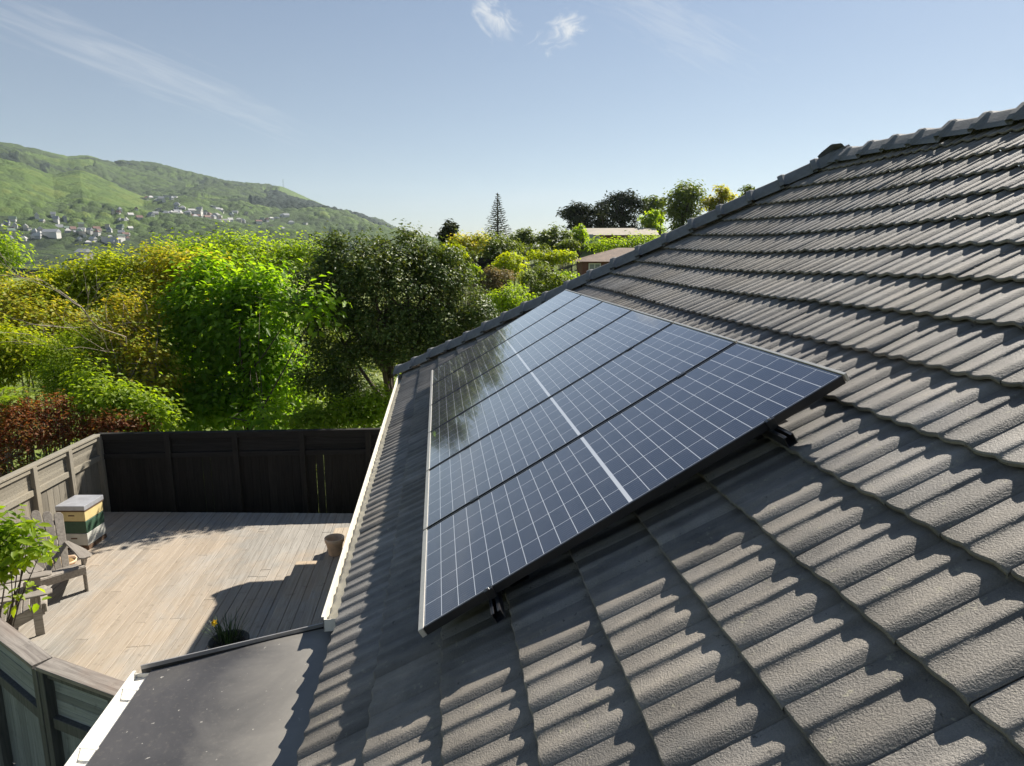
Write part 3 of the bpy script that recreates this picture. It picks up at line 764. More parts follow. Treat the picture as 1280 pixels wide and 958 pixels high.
# --- the two large trees behind the fence
tree('broadleaf_tree', 'large dense dark green tree with small glossy leaves right behind the black fence', 'tree',
     [lobe(490, 385, 13.1, 82, 72), lobe(440, 327, 13.3, 52, 32), lobe(500, 314, 13.5, 48, 24), lobe(550, 347, 13.1, 46, 36), lobe(583, 394, 12.9, 35, 40),
      lobe(405, 372, 13.4, 40, 40), lobe(430, 432, 13.2, 50, 46), lobe(520, 440, 12.7, 52, 36), lobe(560, 428, 12.6, 38, 36), lobe(470, 355, 12.5, 38, 30), lobe(408, 470, 13.5, 44, 40), lobe(450, 492, 13.6, 40, 26)],
     60000, .088, .048, LM['dark'], -4.6, 21, clump=.12, per=90, droop=.0, tr=.14, shell=.50, upn=.8, twigs=60)
tree('broadleaf_tree', 'bright green tree with large drooping leaves left of the dense dark tree', 'tree',
     [lobe(268, 388, 15.2, 54, 38), lobe(326, 368, 15.0, 44, 28), lobe(368, 386, 12.6, 40, 12), lobe(398, 384, 11.7, 24, 10), lobe(240, 440, 14.9, 48, 40), lobe(312, 425, 14.6, 50, 36),
      lobe(285, 490, 14.4, 56, 30), lobe(345, 468, 14.2, 34, 26), lobe(225, 500, 14.5, 36, 28), lobe(345, 515, 13.6, 34, 18), lobe(255, 345, 15.4, 30, 18), lobe(270, 522, 13.8, 50, 16), lobe(330, 530, 11.0, 10, 9)],
     15500, .20, .105, LM['bright'], -4.3, 22, clump=.21, per=30, droop=.55, tr=.055, shell=.55, twigs=50)
# --- the mass of shrubs and small trees on the left
tree('broadleaf_tree', 'tall yellow green tree behind the bright green tree, below the far hill', 'tree',
     [lobe(218, 324, 21, 30, 22), lobe(268, 314, 21.5, 42, 17), lobe(330, 318, 21, 46, 17), lobe(385, 322, 21, 36, 17), lobe(300, 336, 20, 60, 22), lobe(235, 345, 20, 40, 26)],
     11000, .15, .08, LM['lime'], -5.2, 23, clump=.22, per=44, tr=.14, shell=.6, twigs=60)
tree('broadleaf_tree', 'olive gold tree with thin foliage left of the tall yellow green tree', 'tree',
     [lobe(205, 345, 19, 34, 38), lobe(245, 350, 18.6, 36, 36), lobe(185, 385, 18, 36, 34), lobe(240, 390, 18, 40, 30)],
     10500, .14, .075, LM['olive'], -5, 24, clump=.18, per=36, tr=.10, bark='pale_bark', shell=.5, twigs=70)
tree('shrub', 'golden yellow rounded shrub below the white houses of the valley', 'shrub',
     [lobe(130, 345, 18.5, 42, 22), lobe(90, 362, 18, 42, 22), lobe(150, 370, 18, 36, 24), lobe(60, 378, 17.6, 30, 20)],
     14000, .12, .07, LM['yellow'], -5, 25, clump=.17, per=44, trunk=False, tr=.08, shell=.6, twigs=40)
tree('shrub', 'brownish olive shrub at the left edge with bare grey twigs', 'shrub',
     [lobe(20, 378, 17, 38, 32), lobe(50, 410, 16.5, 48, 34), lobe(-10, 420, 16, 40, 34), lobe(95, 415, 16.5, 40, 28)],
     11500, .12, .07, LM['olive'], -4.9, 26, clump=.16, per=30, trunk=False, tr=.09, bark='pale_bark', shell=.4, twigs=150)
tree('shrub', 'yellow green shrub at the left edge above the fern', 'shrub',
     [lobe(15, 440, 14.5, 40, 26), lobe(60, 450, 14.3, 34, 20), lobe(-15, 465, 14, 30, 26)],
     9000, .11, .062, LM['yellow'], -4.6, 27, clump=.14, per=40, trunk=False, tr=.07, shell=.5, twigs=40)
tree('conifer_shrub', 'feathery bright green conifer shrub between the gold shrub and the red leaved one', 'shrub',
     [lobe(105, 435, 13.6, 38, 18), lobe(75, 455, 13.3, 30, 26), lobe(120, 470, 13.2, 40, 22), lobe(88, 480, 13, 28, 24)],
     9000, .10, .022, LM['lime'], -4.5, 28, clump=.15, per=60, trunk=False, tr=.07, shell=.6, droop=.1)
tree('shrub', 'coppery leaved thicket of pale bare branches left of the bright green tree', 'shrub',
     [lobe(165, 400, 14.5, 40, 34), lobe(160, 450, 13.8, 40, 44), lobe(195, 470, 13.4, 30, 46), lobe(150, 500, 13, 36, 30)],
     7500, .11, .062, LM['copper'], -4.5, 29, clump=.13, per=22, trunk=False, tr=.11, bark='pale_bark', shell=.3, twigs=190)
tree('shrub', 'red leaved shrub behind the left end of the tan fence', 'shrub',
     [lobe(60, 520, 11.7, 34, 22), lobe(30, 545, 11.3, 38, 26), lobe(90, 540, 11.5, 30, 20), lobe(5, 580, 10.8, 30, 22), lobe(10, 520, 11.5, 26, 24)],
     7500, .085, .035, LM['red'], -4.3, 30, clump=.10, per=30, trunk=False, tr=.06, bark='pale_bark', shell=.4, twigs=90)
tree('shrub', 'low red and green leaved shrub along the top of the black fence near the corner', 'shrub',
     [lobe(140, 532, 11.5, 26, 11), lobe(172, 532, 11.5, 16, 8)],
     2600, .08, .035, LM['red'], -4.3, 31, clump=.10, per=24, trunk=False, tr=.05, bark='pale_bark', shell=.4, twigs=40)
tree('shrub', 'fresh green leafy shrub between the red shrub and the bright green tree', 'shrub',
     [lobe(130, 502, 12.1, 36, 20), lobe(165, 512, 12.0, 34, 20), lobe(110, 478, 12.5, 22, 16), lobe(195, 525, 11.8, 24, 18)],
     4200, .12, .065, LM['lime'], -4.3, 32, clump=.15, per=24, trunk=False, tr=.06, shell=.5, twigs=30)
tree('shrub', 'light green hedge like shrub under the dark tree against the black fence', 'shrub',
     [lobe(415, 522, 11.7, 42, 16), lobe(455, 516, 11.8, 28, 18), lobe(390, 530, 11.5, 30, 14), lobe(480, 505, 11.6, 18, 20)],
     4200, .11, .06, LM['lime'], -4.3, 33, clump=.13, per=26, trunk=False, tr=.05, shell=.5)
tree('shrub', 'green undergrowth shrub seen through the gaps below the bright green tree', 'shrub',
     [lobe(290, 500, 17, 90, 40), lobe(370, 480, 16.5, 50, 44), lobe(220, 460, 17, 70, 60), lobe(150, 470, 17, 60, 50)],
     9000, .16, .085, LM['lime'], -4.6, 35, clump=.22, per=26, trunk=False, tr=.06, shell=.4)
tree('broadleaf_tree', 'vivid green tree at the far left edge in front of the valley', 'tree',
     [lobe(5, 318, 40, 18, 16), lobe(-14, 330, 40, 20, 18)], 2600, .26, .13, LM['lime'], -7, 36, clump=.4, per=30, tr=.14)

# fern at the left edge
def fern():
    c = at(-6, 520, 11.4); t_ = thing('tree_fern', 'bright green fern with arching fronds at the left edge above the red shrub', 'fern', (c[0], c[1], -4.3)); rng = np.random.default_rng(5)
    P, N, A, LL, WW = [], [], [], [], []; mb = MB(); top = c + np.array([0, 0, .05])
    mb.tube([(c[0], c[1], -4.3), top], [.07, .05], 8)
    for k in range(15):
        az = 2*math.pi*k/15 + rng.normal(0, .12); d = np.array([math.cos(az), math.sin(az), 0]); side = np.array([-d[1], d[0], 0]); Lf = .75+.2*rng.random(); rise = .55+.15*rng.random()
        pts = []
        for j in range(26):
            u = j/25; p = top + d*Lf*u + np.array([0, 0, rise*math.sin(u*2.2)*.62]); pts.append(p)
            w = .15*math.sin(math.pi*min(1, u*.9+.1))**.8
            for s in (-1, 1):
                for m_ in range(2):
                    P.append(p + d*.014*m_); A.append(side*s + d*.35 + np.array([0, 0, -.25])); N.append(np.array([0, 0, 1.]) + rng.normal(0, .15, 3)); LL.append(w*(.9+.2*rng.random())); WW.append(.024)
        mb.tube(pts, [.008*(1-.8*i/25) for i in range(26)], 4)
    N = np.array(N); N /= np.linalg.norm(N, axis=1, keepdims=True)
    V, Fc = leaves(np.array(P), N, np.array(A), np.array(LL), np.array(WW), .05); np_mesh('fronds', V, Fc, LM['lime'], t_)
    mb.build('trunk', M['bark'], t_)
fern()
# bare branches standing out of the thicket
def bare_tree(label, px, py0, py1, Y, seed):
    rng = np.random.default_rng(seed); top = at(px, py1, Y); b_ = np.array([top[0]+.5, top[1], -4.6]); t_ = thing('bare_tree', label, 'tree', tuple(b_)); mb = MB()
    def grow(p, d, L, r, dep):
        n = 4; pts = [p]
        for i in range(n):
            d = d + rng.normal(0, .16, 3); d /= np.linalg.norm(d); pts.append(pts[-1] + d*L/n)
        mb.tube(pts, [r*(1-.5*i/n) for i in range(n+1)], 5)
        if dep > 0:
            for _ in range(3):
                k = rng.integers(2, n+1); dd_ = d + rng.normal(0, .55, 3); dd_[2] = abs(dd_[2])*.8+.1; dd_ /= np.linalg.norm(dd_); grow(pts[k], dd_, L*.62, r*.5, dep-1)
    H_ = top[2]-b_[2]
    grow(b_, np.array([-.12, 0, 1.]), H_*.62, .05, 4)
    mb.build('branches', M['pale_bark'], t_, smooth=True)
bare_tree('leafless pale branched small tree rising left of the tall bright green tree', 165, 470, 330, 15.5, 4)
bare_tree('leafless grey twiggy small tree between the golden shrub and the conifer shrub', 95, 450, 372, 15.2, 9)

# plant on the deck in front of the chairs
def pot_shrub():
    c = at(12, 735, 4.75); rng = np.random.default_rng(8)
    t_ = thing('leafy_shrub', 'glossy light green leafy shrub in front of the garden chairs at the left edge', 'shrub', (c[0]-.1, c[1], DECK))
    lob = [lobe(28, 664, 4.9, 28, 18), lobe(2, 690, 4.8, 30, 34), lobe(46, 684, 4.75, 22, 14), lobe(-30, 700, 4.7, 34, 50), lobe(12, 712, 4.65, 26, 12), lobe(-8, 742, 4.6, 16, 10), lobe(30, 742, 4.55, 12, 6), lobe(-30, 660, 4.9, 34, 26)]
    n = 900; p, o_, C, li = crown_points(lob, n, rng, .06, .35, 7)
    nrm = o_*.5 + np.array([0, 0, .8]) + rng.normal(size=(n, 3))*.35; nrm /= np.linalg.norm(nrm, axis=1, keepdims=True)
    ax = rng.normal(size=(n, 3)) + o_*.9 + np.array([0, 0, -.25]); LL = .12*(.6+.7*rng.random(n))
    # rounder leaves: six points each
    a, b = frame(nrm, ax); L_ = LL[:, None]; W_ = L_*.52
    rows = [p, p+a*L_*.28+b*W_*.42+nrm*W_*.12, p+a*L_*.66+b*W_*.42+nrm*W_*.10, p+a*L_-nrm*L_*.10, p+a*L_*.66-b*W_*.42+nrm*W_*.10, p+a*L_*.28-b*W_*.42+nrm*W_*.12]
    V = np.stack(rows, 1).reshape(-1, 3); i = np.arange(n)*6
    Fc = np.stack([np.stack([i, i+3, i+2, i+1], 1), np.stack([i, i+5, i+4, i+3], 1)], 1).reshape(-1, 4)
    np_mesh('leaves', V, Fc, LM['lime'], t_, smooth=False)
    mb = MB()
    for l in lob:
        for _ in range(2):
            e = l[0] + rng.normal(0, .5, 3)*l[1]; b_ = np.array([c[0]-.35+rng.normal(0, .05), c[1]+rng.normal(0, .05), DECK+.02]); m_ = (b_*.4+e*.6) + rng.normal(0, .06, 3)
            mb.tube([b_, m_, e], [.012, .008, .004], 5)
    mb.build('stems', M['bark'], t_)
pot_shrub()
# potted daffodil behind the lean-to
def daffodil():
    c = atz(286, 800, DECK+.36); rng = np.random.default_rng(3); bx_, by_ = float(c[0]), float(c[1])
    t_ = thing('potted_daffodil', 'black pot of narrow leaved daffodil with one yellow flower in the shade below the lean-to', 'potted plant', (bx_, by_, DECK))
    MB().lathe((0, 0, 0), [(.16, 0), (.165, .01), (.215, .33), (.225, .335), (.225, .36), (.205, .36), (.198, .33)], 32).build('pot', M['black_pot'], t_, smooth=True, world=False)
    MB().lathe((0, 0, 0), [(.198, .325), (.15, .335)], 24).build('soil', M['soil'], t_, world=False)
    vs, fs = [], []
    for k in range(64):
        az = rng.uniform(0, 2*math.pi); r0 = .14*rng.random()**.5; b_ = np.array([r0*math.cos(az), r0*math.sin(az), .33]); a2 = az+rng.normal(0, .4); d = np.array([math.cos(a2), math.sin(a2), 0]); s_ = np.array([-d[1], d[0], 0])
        H_ = .24+.16*rng.random(); lean_ = .05+.17*rng.random(); w = .006; b0 = len(vs)
        for j in range(6):
            u = j/5; p = b_ + d*lean_*u**1.7 + np.array([0, 0, H_*(u-.25*u*u)]); ww = w*(1-.85*u**2)
            vs += [tuple(p-s_*ww), tuple(p+s_*ww)]
        for j in range(5): fs.append((b0+2*j, b0+2*j+1, b0+2*j+3, b0+2*j+2))
    MB().add(vs, fs).build('leaves', M['stalk'], t_, world=False)
    top = atz(268, 779, DECK+.62)-np.array([bx_, by_, DECK]); st = MB(); st.tube([(-.05, 0, .33), (top[0]*.6, top[1]*.6, .56), tuple(top+np.array([0, 0, -.01]))], [.005, .0045, .004], 6); s0 = st.build('stalk', M['stalk'], t_, world=False)
    fm = MB()
    ax_ = np.array([-.35, -.75, .55]); ax_ /= np.linalg.norm(ax_); e1 = np.cross(ax_, [0, 0, 1]); e1 /= np.linalg.norm(e1); e2 = np.cross(ax_, e1)
    for k in range(6):
        th = k*math.pi/3; d = e1*math.cos(th)+e2*math.sin(th); q_ = -e1*math.sin(th)+e2*math.cos(th)
        fm.add([top, top+d*.022+q_*.014+ax_*.004, top+d*.048+ax_*.002, top+d*.022-q_*.014+ax_*.004], [(0, 1, 2, 3)])
    fm.tube([top, top+ax_*.018, top+ax_*.034], [.008, .011, .017], 12, cap=False); fm.build('flower', M['yellow_petal'], t_, world=False)
daffodil()

# ------------------------------------------------------------------ knoll on the right: trees, houses, walls
def simple_tree(name, label, cat, px, py, Y, rx, ry, n, L, mat, seed, nl=8, **kw):
    rng = np.random.default_rng(seed); lo = []
    for k in range(nl):
        th = 2*math.pi*k/nl+rng.uniform(0, .8); q = rng.uniform(.45, .75) if k else 0
        lo.append(lobe(px+rx*q*math.cos(th), py+ry*q*math.sin(th), Y+rng.normal(0, .6), rx*rng.uniform(.30, .55), ry*rng.uniform(.30, .52)))
    if py < 300: lo.append(lobe(px, py+ry*.95, Y, rx*.75, ry*.7)); lo.append(lobe(px+rx*.3, py+ry*1.5, Y, rx*.7, ry*.6)); n = int(n*1.5)
    c = at(px, py, Y); k_ = (Y-CAM[1])/F; g_ = min(G(c), c[2]-ry*k_*.9)
    kw.setdefault('clump', .07*(rx+ry)*k_); kw.setdefault('per', 26)
    return tree(name, label, cat, lo, n, L, kw.pop('W', L*.5), mat, g_, seed, **kw)
rt = 'trees and shrubs on the far knoll'
simple_tree('broadleaf_tree', 'dark mushroom topped tree left of the tall norfolk pine', 'tree', 562, 292, 55, 13, 12, 1800, .35, LM['pine'], 41, tr=.2, group=rt)
simple_tree('shrub', 'yellow green rounded shrub just below the dark mushroom topped tree', 'shrub', 566, 320, 40, 18, 13, 1500, .22, LM['yellow'], 42, trunk=False, group=rt)
simple_tree('shrub', 'broad olive green shrub at the foot of the norfolk pine, on its left', 'shrub', 592, 308, 50, 30, 17, 2600, .28, LM['olive'], 43, trunk=False, group=rt)
simple_tree('broadleaf_tree', 'rounded grey green tree directly in front of the norfolk pine', 'tree', 624, 318, 45, 28, 28, 3200, .25, LM['mid'], 44, tr=.15, group=rt)
simple_tree('shrub', 'bright yellow green shrub right of the dark timber retaining wall', 'shrub', 640, 335, 40, 24, 17, 2200, .22, LM['yellow'], 45, trunk=False, group=rt)
simple_tree('shrub', 'pale sage and pink grey shrub below the retaining wall', 'shrub', 622, 352, 32, 24, 16, 1900, .17, LM['sage'], 46, trunk=False, group=rt)
simple_tree('shrub', 'vivid lime shrub left of the sage shrub', 'shrub', 592, 345, 34, 15, 10, 1100, .17, LM['lime'], 47, trunk=False, group=rt)
simple_tree('shrub', 'low bright green shrub just above the roof hip, nearest on the slope', 'shrub', 640, 378, 26, 34, 20, 2800, .15, LM['lime'], 48, trunk=False, group=rt)
simple_tree('shrub', 'dark green shrub beside the brown roofed house on its left', 'shrub', 680, 352, 30, 30, 20, 2600, .16, LM['mid'], 49, trunk=False, group=rt)
simple_tree('shrub', 'soft mid green shrub touching the corner of the brown roofed house', 'shrub', 700, 354, 33, 22, 13, 2000, .17, LM['lime'], 50, trunk=False, group=rt)
simple_tree('broadleaf_tree', 'dark green tree right of the norfolk pine, at the start of the tree row', 'tree', 655, 300, 62, 17, 12, 1700, .33, LM['mid'], 51, tr=.15, group=rt)
simple_tree('broadleaf_tree', 'rounded mid green tree in the row, midway between norfolk pine and pale roofed house', 'tree', 692, 299, 62, 21, 15, 2000, .33, LM['mid'], 52, tr=.15, group=rt)
simple_tree('broadleaf_tree', 'small bright tree touching the left end of the pale roofed house', 'tree', 724, 293, 66, 12, 10, 1100, .33, LM['lime'], 53, tr=.12, group=rt)
simple_tree('pine_tree', 'dark spreading pine standing left of the other pines on the skyline', 'tree', 726, 267, 80, 22, 15, 2600, .5, LM['pine'], 54, tr=.3, W=.16, nl=11, group=rt, flat=.6)
simple_tree('pine_tree', 'narrow dark pine between the spreading pine and the tall one', 'tree', 752, 268, 80, 9, 15, 1100, .5, LM['pine'], 55, tr=.22, W=.16, group=rt)
simple_tree('pine_tree', 'tallest dark pine on the skyline behind the pale roofed house', 'tree', 780, 263, 82, 25, 23, 3400, .5, LM['pine'], 56, tr=.35, W=.16, nl=12, group=rt, flat=.7)
simple_tree('broadleaf_tree', 'dark low tree on the skyline right of the tallest pine', 'tree', 818, 259, 88, 15, 11, 1300, .5, LM['mid'], 57, tr=.2, group=rt)
simple_tree('shrub', 'bright green shrub at the right end of the pale roofed house', 'shrub', 816, 275, 76, 15, 11, 1300, .4, LM['lime'], 58, trunk=False, group=rt)
simple_tree('broadleaf_tree', 'large two toned dark tree on the skyline above the roof hip', 'tree', 856, 256, 70, 25, 27, 3600, .4, LM['mid'], 59, tr=.3, nl=11, group=rt)
simple_tree('broadleaf_tree', 'olive brown round tree next to the roof hip on the skyline', 'tree', 899, 251, 68, 20, 16, 2400, .36, LM['olive'], 60, tr=.25, group=rt)
simple_tree('broadleaf_tree', 'smallest skyline tree, farthest right, half hidden by the roof hip', 'tree', 935, 241, 75, 10, 8, 900, .38, LM['mid'], 61, tr=.2, group=rt)
simple_tree('hedge', 'bright green clipped hedge along the bank below the pale roofed house', 'hedge', 790, 306, 60, 54, 6, 3600, .26, LM['lime'], 62, trunk=False, nl=9, group=rt)
simple_tree('shrub', 'small conical shrub standing before the retaining wall', 'shrub', 590, 322, 42, 6, 9, 600, .18, LM['mid'], 63, trunk=False, group=rt)
simple_tree('shrub', 'straw yellow grassy shrub on the bank left of the brown roof', 'shrub', 690, 322, 48, 34, 7, 1600, .26, LM['yellow'], 64, trunk=False, nl=7, group=rt)
simple_tree('shrub', 'dark rounded shrub on the bank between the tree row and the yellow grass', 'shrub', 668, 314, 54, 22, 8, 1400, .28, LM['mid'], 65, trunk=False, group=rt)
simple_tree('shrub', 'small mid green shrub filling the gap left of the pale roofed house', 'shrub', 709, 309, 58, 14, 8, 1100, .28, LM['mid'], 66, trunk=False, group=rt)
def norfolk():
    top = at(622, 241, 72); rng = np.random.default_rng(2); H_ = 10.5; b_ = top-np.array([0, 0, H_]); t_ = thing('norfolk_pine', 'tall narrow norfolk pine with open tiers of branches on the skyline', 'tree', tuple(b_))
    mb = MB(); mb.tube([b_, top], [.22, .03], 8); mb.build('trunk', M['bark'], t_); P, N, A = [], [], []; br = MB()
    for k in range(26):
        u = k/25; z = top - np.array([0, 0, .25+u*5.6]); Lb = .12+1.9*u**.9
        for j in range(6):
            az = j*math.pi/3+k*.5+rng.normal(0, .15); d = np.array([math.cos(az), math.sin(az), .22-.1*u]); L_ = Lb*rng.uniform(.75, 1.1); br.tube([z, z+d*L_*.6, z+d*L_+np.array([0, 0, .08])], [.03, .025, .01], 4)
            m = max(2, int(L_*8))
            for q in range(m):
                P.append(z + d*L_*(.2+.8*q/m)); N.append(rng.normal(0, .5, 3)+[0, 0, 1]); A.append(rng.normal(0, 1, 3)+d+[0, 0, .5])
    br.build('branches', M['bark'], t_); P = np.array(P); N = np.array(N); N /= np.linalg.norm(N, axis=1, keepdims=True)
    V, Fc = leaves(P, N, np.array(A), np.full(len(P), .28), np.full(len(P), .10)); np_mesh('crown', V, Fc, LM['pine'], t_)
norfolk()

def small_house(name, label, c, w, d, h, rz, roofmat, wallmat, kind='hip', rise=1.6, group=None, windows=None, over=.4):
    t_ = thing(name, label, 'house', tuple(c), (0, 0, rz), group)
    MB().box((0, 0, h/2), (w, d, h)).build('wall', wallmat, t_, world=False)
    a, b = w/2+over, d/2+over; mb = MB()
    if kind == 'flat': mb.box((0, 0, h+.12), (2*a, 2*b, .22))
    elif kind == 'hip':
        r_ = max(.2, a-b); mb.add([(-a, -b, h), (a, -b, h), (a, b, h), (-a, b, h), (-r_, 0, h+rise), (r_, 0, h+rise)], [(0, 1, 5, 4), (1, 2, 5), (2, 3, 4, 5), (3, 0, 4), (3, 2, 1, 0)])
    else: mb.add([(-a, -b, h), (a, -b, h), (a, b, h), (-a, b, h), (-a, 0, h+rise), (a, 0, h+rise)], [(0, 1, 5, 4), (1, 2, 5), (2, 3, 4, 5), (3, 0, 4), (3, 2, 1, 0)])
    mb.build('roof', roofmat, t_, world=False)
    for (x, z, ww, wh) in (windows or []):
        f = MB(); 
        for q_ in (-1, 1): f.box((x+q_*(ww/2), -d/2-.03, z), (.09, .08, wh+.09)); f.box((x, -d/2-.03, z+q_*wh/2), (ww-.09, .08, .09))
        f.box((x, -d/2-.03, z), (.07, .07, wh-.09)); wf = f.build('window', M['white_paint'], t_, world=False)
        MB().box((x, -d/2-.012, z), (ww-.09, .02, wh-.09)).build('pane', glassm, wf, world=False)
    return t_
glassm = plain('window_glass', (.25, .28, .30), .08, .1, 3, 0)
brown_roof = plain('brown_roof', (.17, .115, .08), .75, .4, 1.5, .5, .04, bscale=7)
red_brick = plain('red_brick', (.20, .085, .06), .85, .3, 5, .3)
pale_roof = plain('pale_roof', (.44, .39, .31), .5, .2, 1.0)
zE = at(750, 327, 52)[2]; c = at(728, 327, 52); hw_ = 9.6; hr_ = R(-8)
c = c + np.array([math.cos(hr_), math.sin(hr_), 0])*hw_/2 + np.array([-math.sin(hr_), math.cos(hr_), 0])*3.2
small_house('house', 'brick house with broad brown hipped roof just beyond the roof hip', (c[0], c[1], zE-2.3), hw_, 6.4, 2.3, hr_, brown_roof, red_brick, 'hip', at(765, 310, 55)[2]-zE, windows=[(-hw_/2+1.0, 1.72, .9, .8)], over=.55)
c = at(762, 298, 72)
small_house('house', 'low house with sunlit pale roof below the skyline pines', (c[0]+1.2, c[1]+3, at(762, 287, 75)[2]-1.8), 8.6, 6, 1.1, R(-10), pale_roof, red_brick, 'gable', .85, windows=[(-2.6, .6, 1.4, .7), (2.2, .6, 1.2, .7)])
wallm2 = plain('shed_paint', (.32, .36, .40), .7)
MB().box(tuple(at(733, 298, 70)), (1.4, .3, .8)).build('shed_wall', wallm2).name = 'garden_shed'
sh = bpy.data.objects['garden_shed']; tag(sh, 'tiny blue grey shed left of the pale roofed house', 'shed')
p0 = at(572, 326, 44); p1 = at(632, 333, 44)
rw = thing('retaining_wall', 'dark timber retaining wall on the slope below the norfolk pine', 'wall', tuple((p0+p1)/2 + np.array([0, 0, -1.2])))
MB().bar(p0+np.array([0, 0, -.6]), p1+np.array([0, 0, -.6]), .2, 1.9).build('planks', M['dark_fence'], rw)
mb = MB()
for k in range(5): MB().box(tuple(p0+(p1-p0)*(k/4)+np.array([0, -.16, -.6])), (.18, .16, 2.0)).build('post', M['dark_rail'], rw)

# ------------------------------------------------------------------ ground sheet, far hill
def ground_material():
    m, t, b = new_mat('ground'); o = coords(t)
    a = t.noise(o, .05, 8, .65); f = t.noise(o, .9, 6, .7)
    col = t.ramp(a, [(.3, (.09, .13, .022)), (.5, (.17, .22, .035)), (.65, (.25, .25, .05)), (.78, (.28, .23, .09))])
    col = t.mix(.6, col, t.mix(1.0, col, t.ramp(f, [(.3, .45), (.7, 1.3)]), 'MULTIPLY'))
    t.link(col, b.inputs['Base Color']); b.inputs['Roughness'].default_value = .9
    t.link(t.bump(f, .8, .3), b.inputs['Normal'])
    return m
na, nr_ = 300, 150
th = np.linspace(0, 2*math.pi, na, endpoint=False); rad = np.concatenate([[.01], np.geomspace(3, 4300, nr_-1)])
RR, TH = np.meshgrid(rad, th, indexing='ij'); gx = RR*np.sin(TH); gy = 3+RR*np.cos(TH); gzv = gz(gx, gy)
idx = np.arange(na*nr_).reshape(nr_, na); nxt = np.roll(idx, -1, 1)
gf = np.stack([idx[:-1], idx[1:], nxt[1:], nxt[:-1]], -1).reshape(-1, 4)
gro = np_mesh('ground', np.stack([gx, gy, gzv], -1).reshape(-1, 3), gf[:, ::-1], ground_material(), None, smooth=True)
tag(gro, 'green sloping ground around the house and out to the valley', 'ground', None, 'structure')

def vnoise(x, y, seed):
    """smooth value noise"""
    rng = np.random.default_rng(seed); T_ = rng.random((256, 256)); xi = np.floor(x).astype(int); yi = np.floor(y).astype(int); fx = x-xi; fy = y-yi
    fx = fx*fx*(3-2*fx); fy = fy*fy*(3-2*fy); g_ = lambda i, j: T_[(xi+i) % 256, (yi+j) % 256]
    return (g_(0, 0)*(1-fx)+g_(1, 0)*fx)*(1-fy)+(g_(0, 1)*(1-fx)+g_(1, 1)*fx)*fy
def lumps(x, y, cell, seed):
    """rounded canopy: height of the nearest random dome, 0..1, and a random value per dome"""
    rng = np.random.default_rng(seed); T1 = rng.random((128, 128)); T2 = rng.random((128, 128)); T3 = rng.random((128, 128))
    u = x/cell; v = y/cell; xi = np.floor(u).astype(int); yi = np.floor(v).astype(int); best = np.zeros_like(u); val = np.zeros_like(u)
    for i in (-1, 0, 1):
        for j in (-1, 0, 1):
            a = (xi+i) % 128; b = (yi+j) % 128; px_ = xi+i+.15+.7*T1[a, b]; py_ = yi+j+.15+.7*T2[a, b]
            d2 = ((u-px_)**2+(v-py_)**2)/(.85**2); h = np.sqrt(np.clip(1-d2, 0, 1))*(.55+.45*T3[a, b]); k = h > best; best = np.where(k, h, best); val = np.where(k, T3[a, b], val)
    return best, val
def hill_elev(px, table):
    xs = [p[0] for p in table]; ys = [p[1] for p in table]; return np.interp(px, xs, ys)
RIDGE = [(-200, 150), (-60, 168), (0, 178), (30, 182), (62, 187), (92, 196), (118, 195), (150, 205), (165, 204), (200, 208), (232, 219), (280, 232), (330, 232), (352, 233), (400, 254), (440, 273), (480, 287), (505, 296), (540, 308), (600, 318)]
RDIST = [(-200, 1500), (0, 1650), (200, 1900), (350, 2000), (500, 2500), (600, 2800)]
SPUR = [(-200, 205), (0, 216), (35, 219), (70, 228), (105, 224), (140, 233), (180, 247), (240, 246), (300, 256), (340, 268), (400, 278), (470, 292), (540, 310), (600, 318)]
nA, nR = 760, 560
pxs = np.linspace(-160, 590, nA)
FR = np.linspace(0, 1, nR)
rr_ = 420*(3200/420)**(FR)                                    # horizontal distance
def elev_profile(px):
    d_r = hill_elev(px, RDIST); yr = hill_elev(px, RIDGE); ysp = hill_elev(px, SPUR)
    ds = 1050 + (px-0)*.35
    key_r = [400, 520, 700, ds*.86, ds, ds*1.12, d_r*.86, d_r, d_r*1.12, 3400]
    y0 = min(334, ysp+60); 
    key_y = [max(345, ysp+6), max(336, ysp+6), np.interp(px, [430, 520], [max(322, ysp+5), ysp+8]), ysp+np.interp(px, [330, 500], [22, 6]), ysp, ysp-2 + (yr-ysp)*.10, yr+(ysp-yr)*.22, yr, yr+14, yr+60]
    return np.interp(rr_, key_r, key_y)
Yimg = np.array([elev_profile(p) for p in pxs])               # nA x nR
k1 = np.array([1, 4, 7, 4, 1.]); k1 /= k1.sum()
for _ in range(2): Yimg = np.apply_along_axis(lambda v: np.convolve(np.pad(v, 2, 'edge'), k1, 'valid'), 1, Yimg)
HX = np.zeros((nA, nR)); HY = HX.copy(); HZ = HX.copy()
for i, p in enumerate(pxs):
    d0 = ray(p, 260); h0 = math.hypot(d0[0], d0[1]); ux, uy = d0[0]/h0, d0[1]/h0
    HX[i] = CAM[0]+ux*rr_; HY[i] = CAM[1]+uy*rr_
    # elevation tangent for image row y along this azimuth
    ysamp = np.linspace(120, 460, 60); tans = []
    for yy in ysamp:
        dd_ = ray(p, yy); tans.append(dd_[2]/math.hypot(dd_[0], dd_[1]))
    HZ[i] = CAM[2]+rr_*np.interp(Yimg[i], ysamp, tans)
PXG = np.repeat(pxs[:, None], nR, 1)
relief = (vnoise(HX/190, HY/190, 1)-.5)*44 + (vnoise(HX/80, HY/80, 2)-.5)*24
fade = np.clip((rr_-600)/400, 0, 1)[None, :]
drg = hill_elev(PXG, RDIST)
HZ = HZ + relief*fade*(1-.85*np.exp(-((rr_[None, :]-drg)/190)**2))
lb, lv = lumps(HX, HY, 10, 4); lb2, lv2 = lumps(HX, HY, 24, 6)
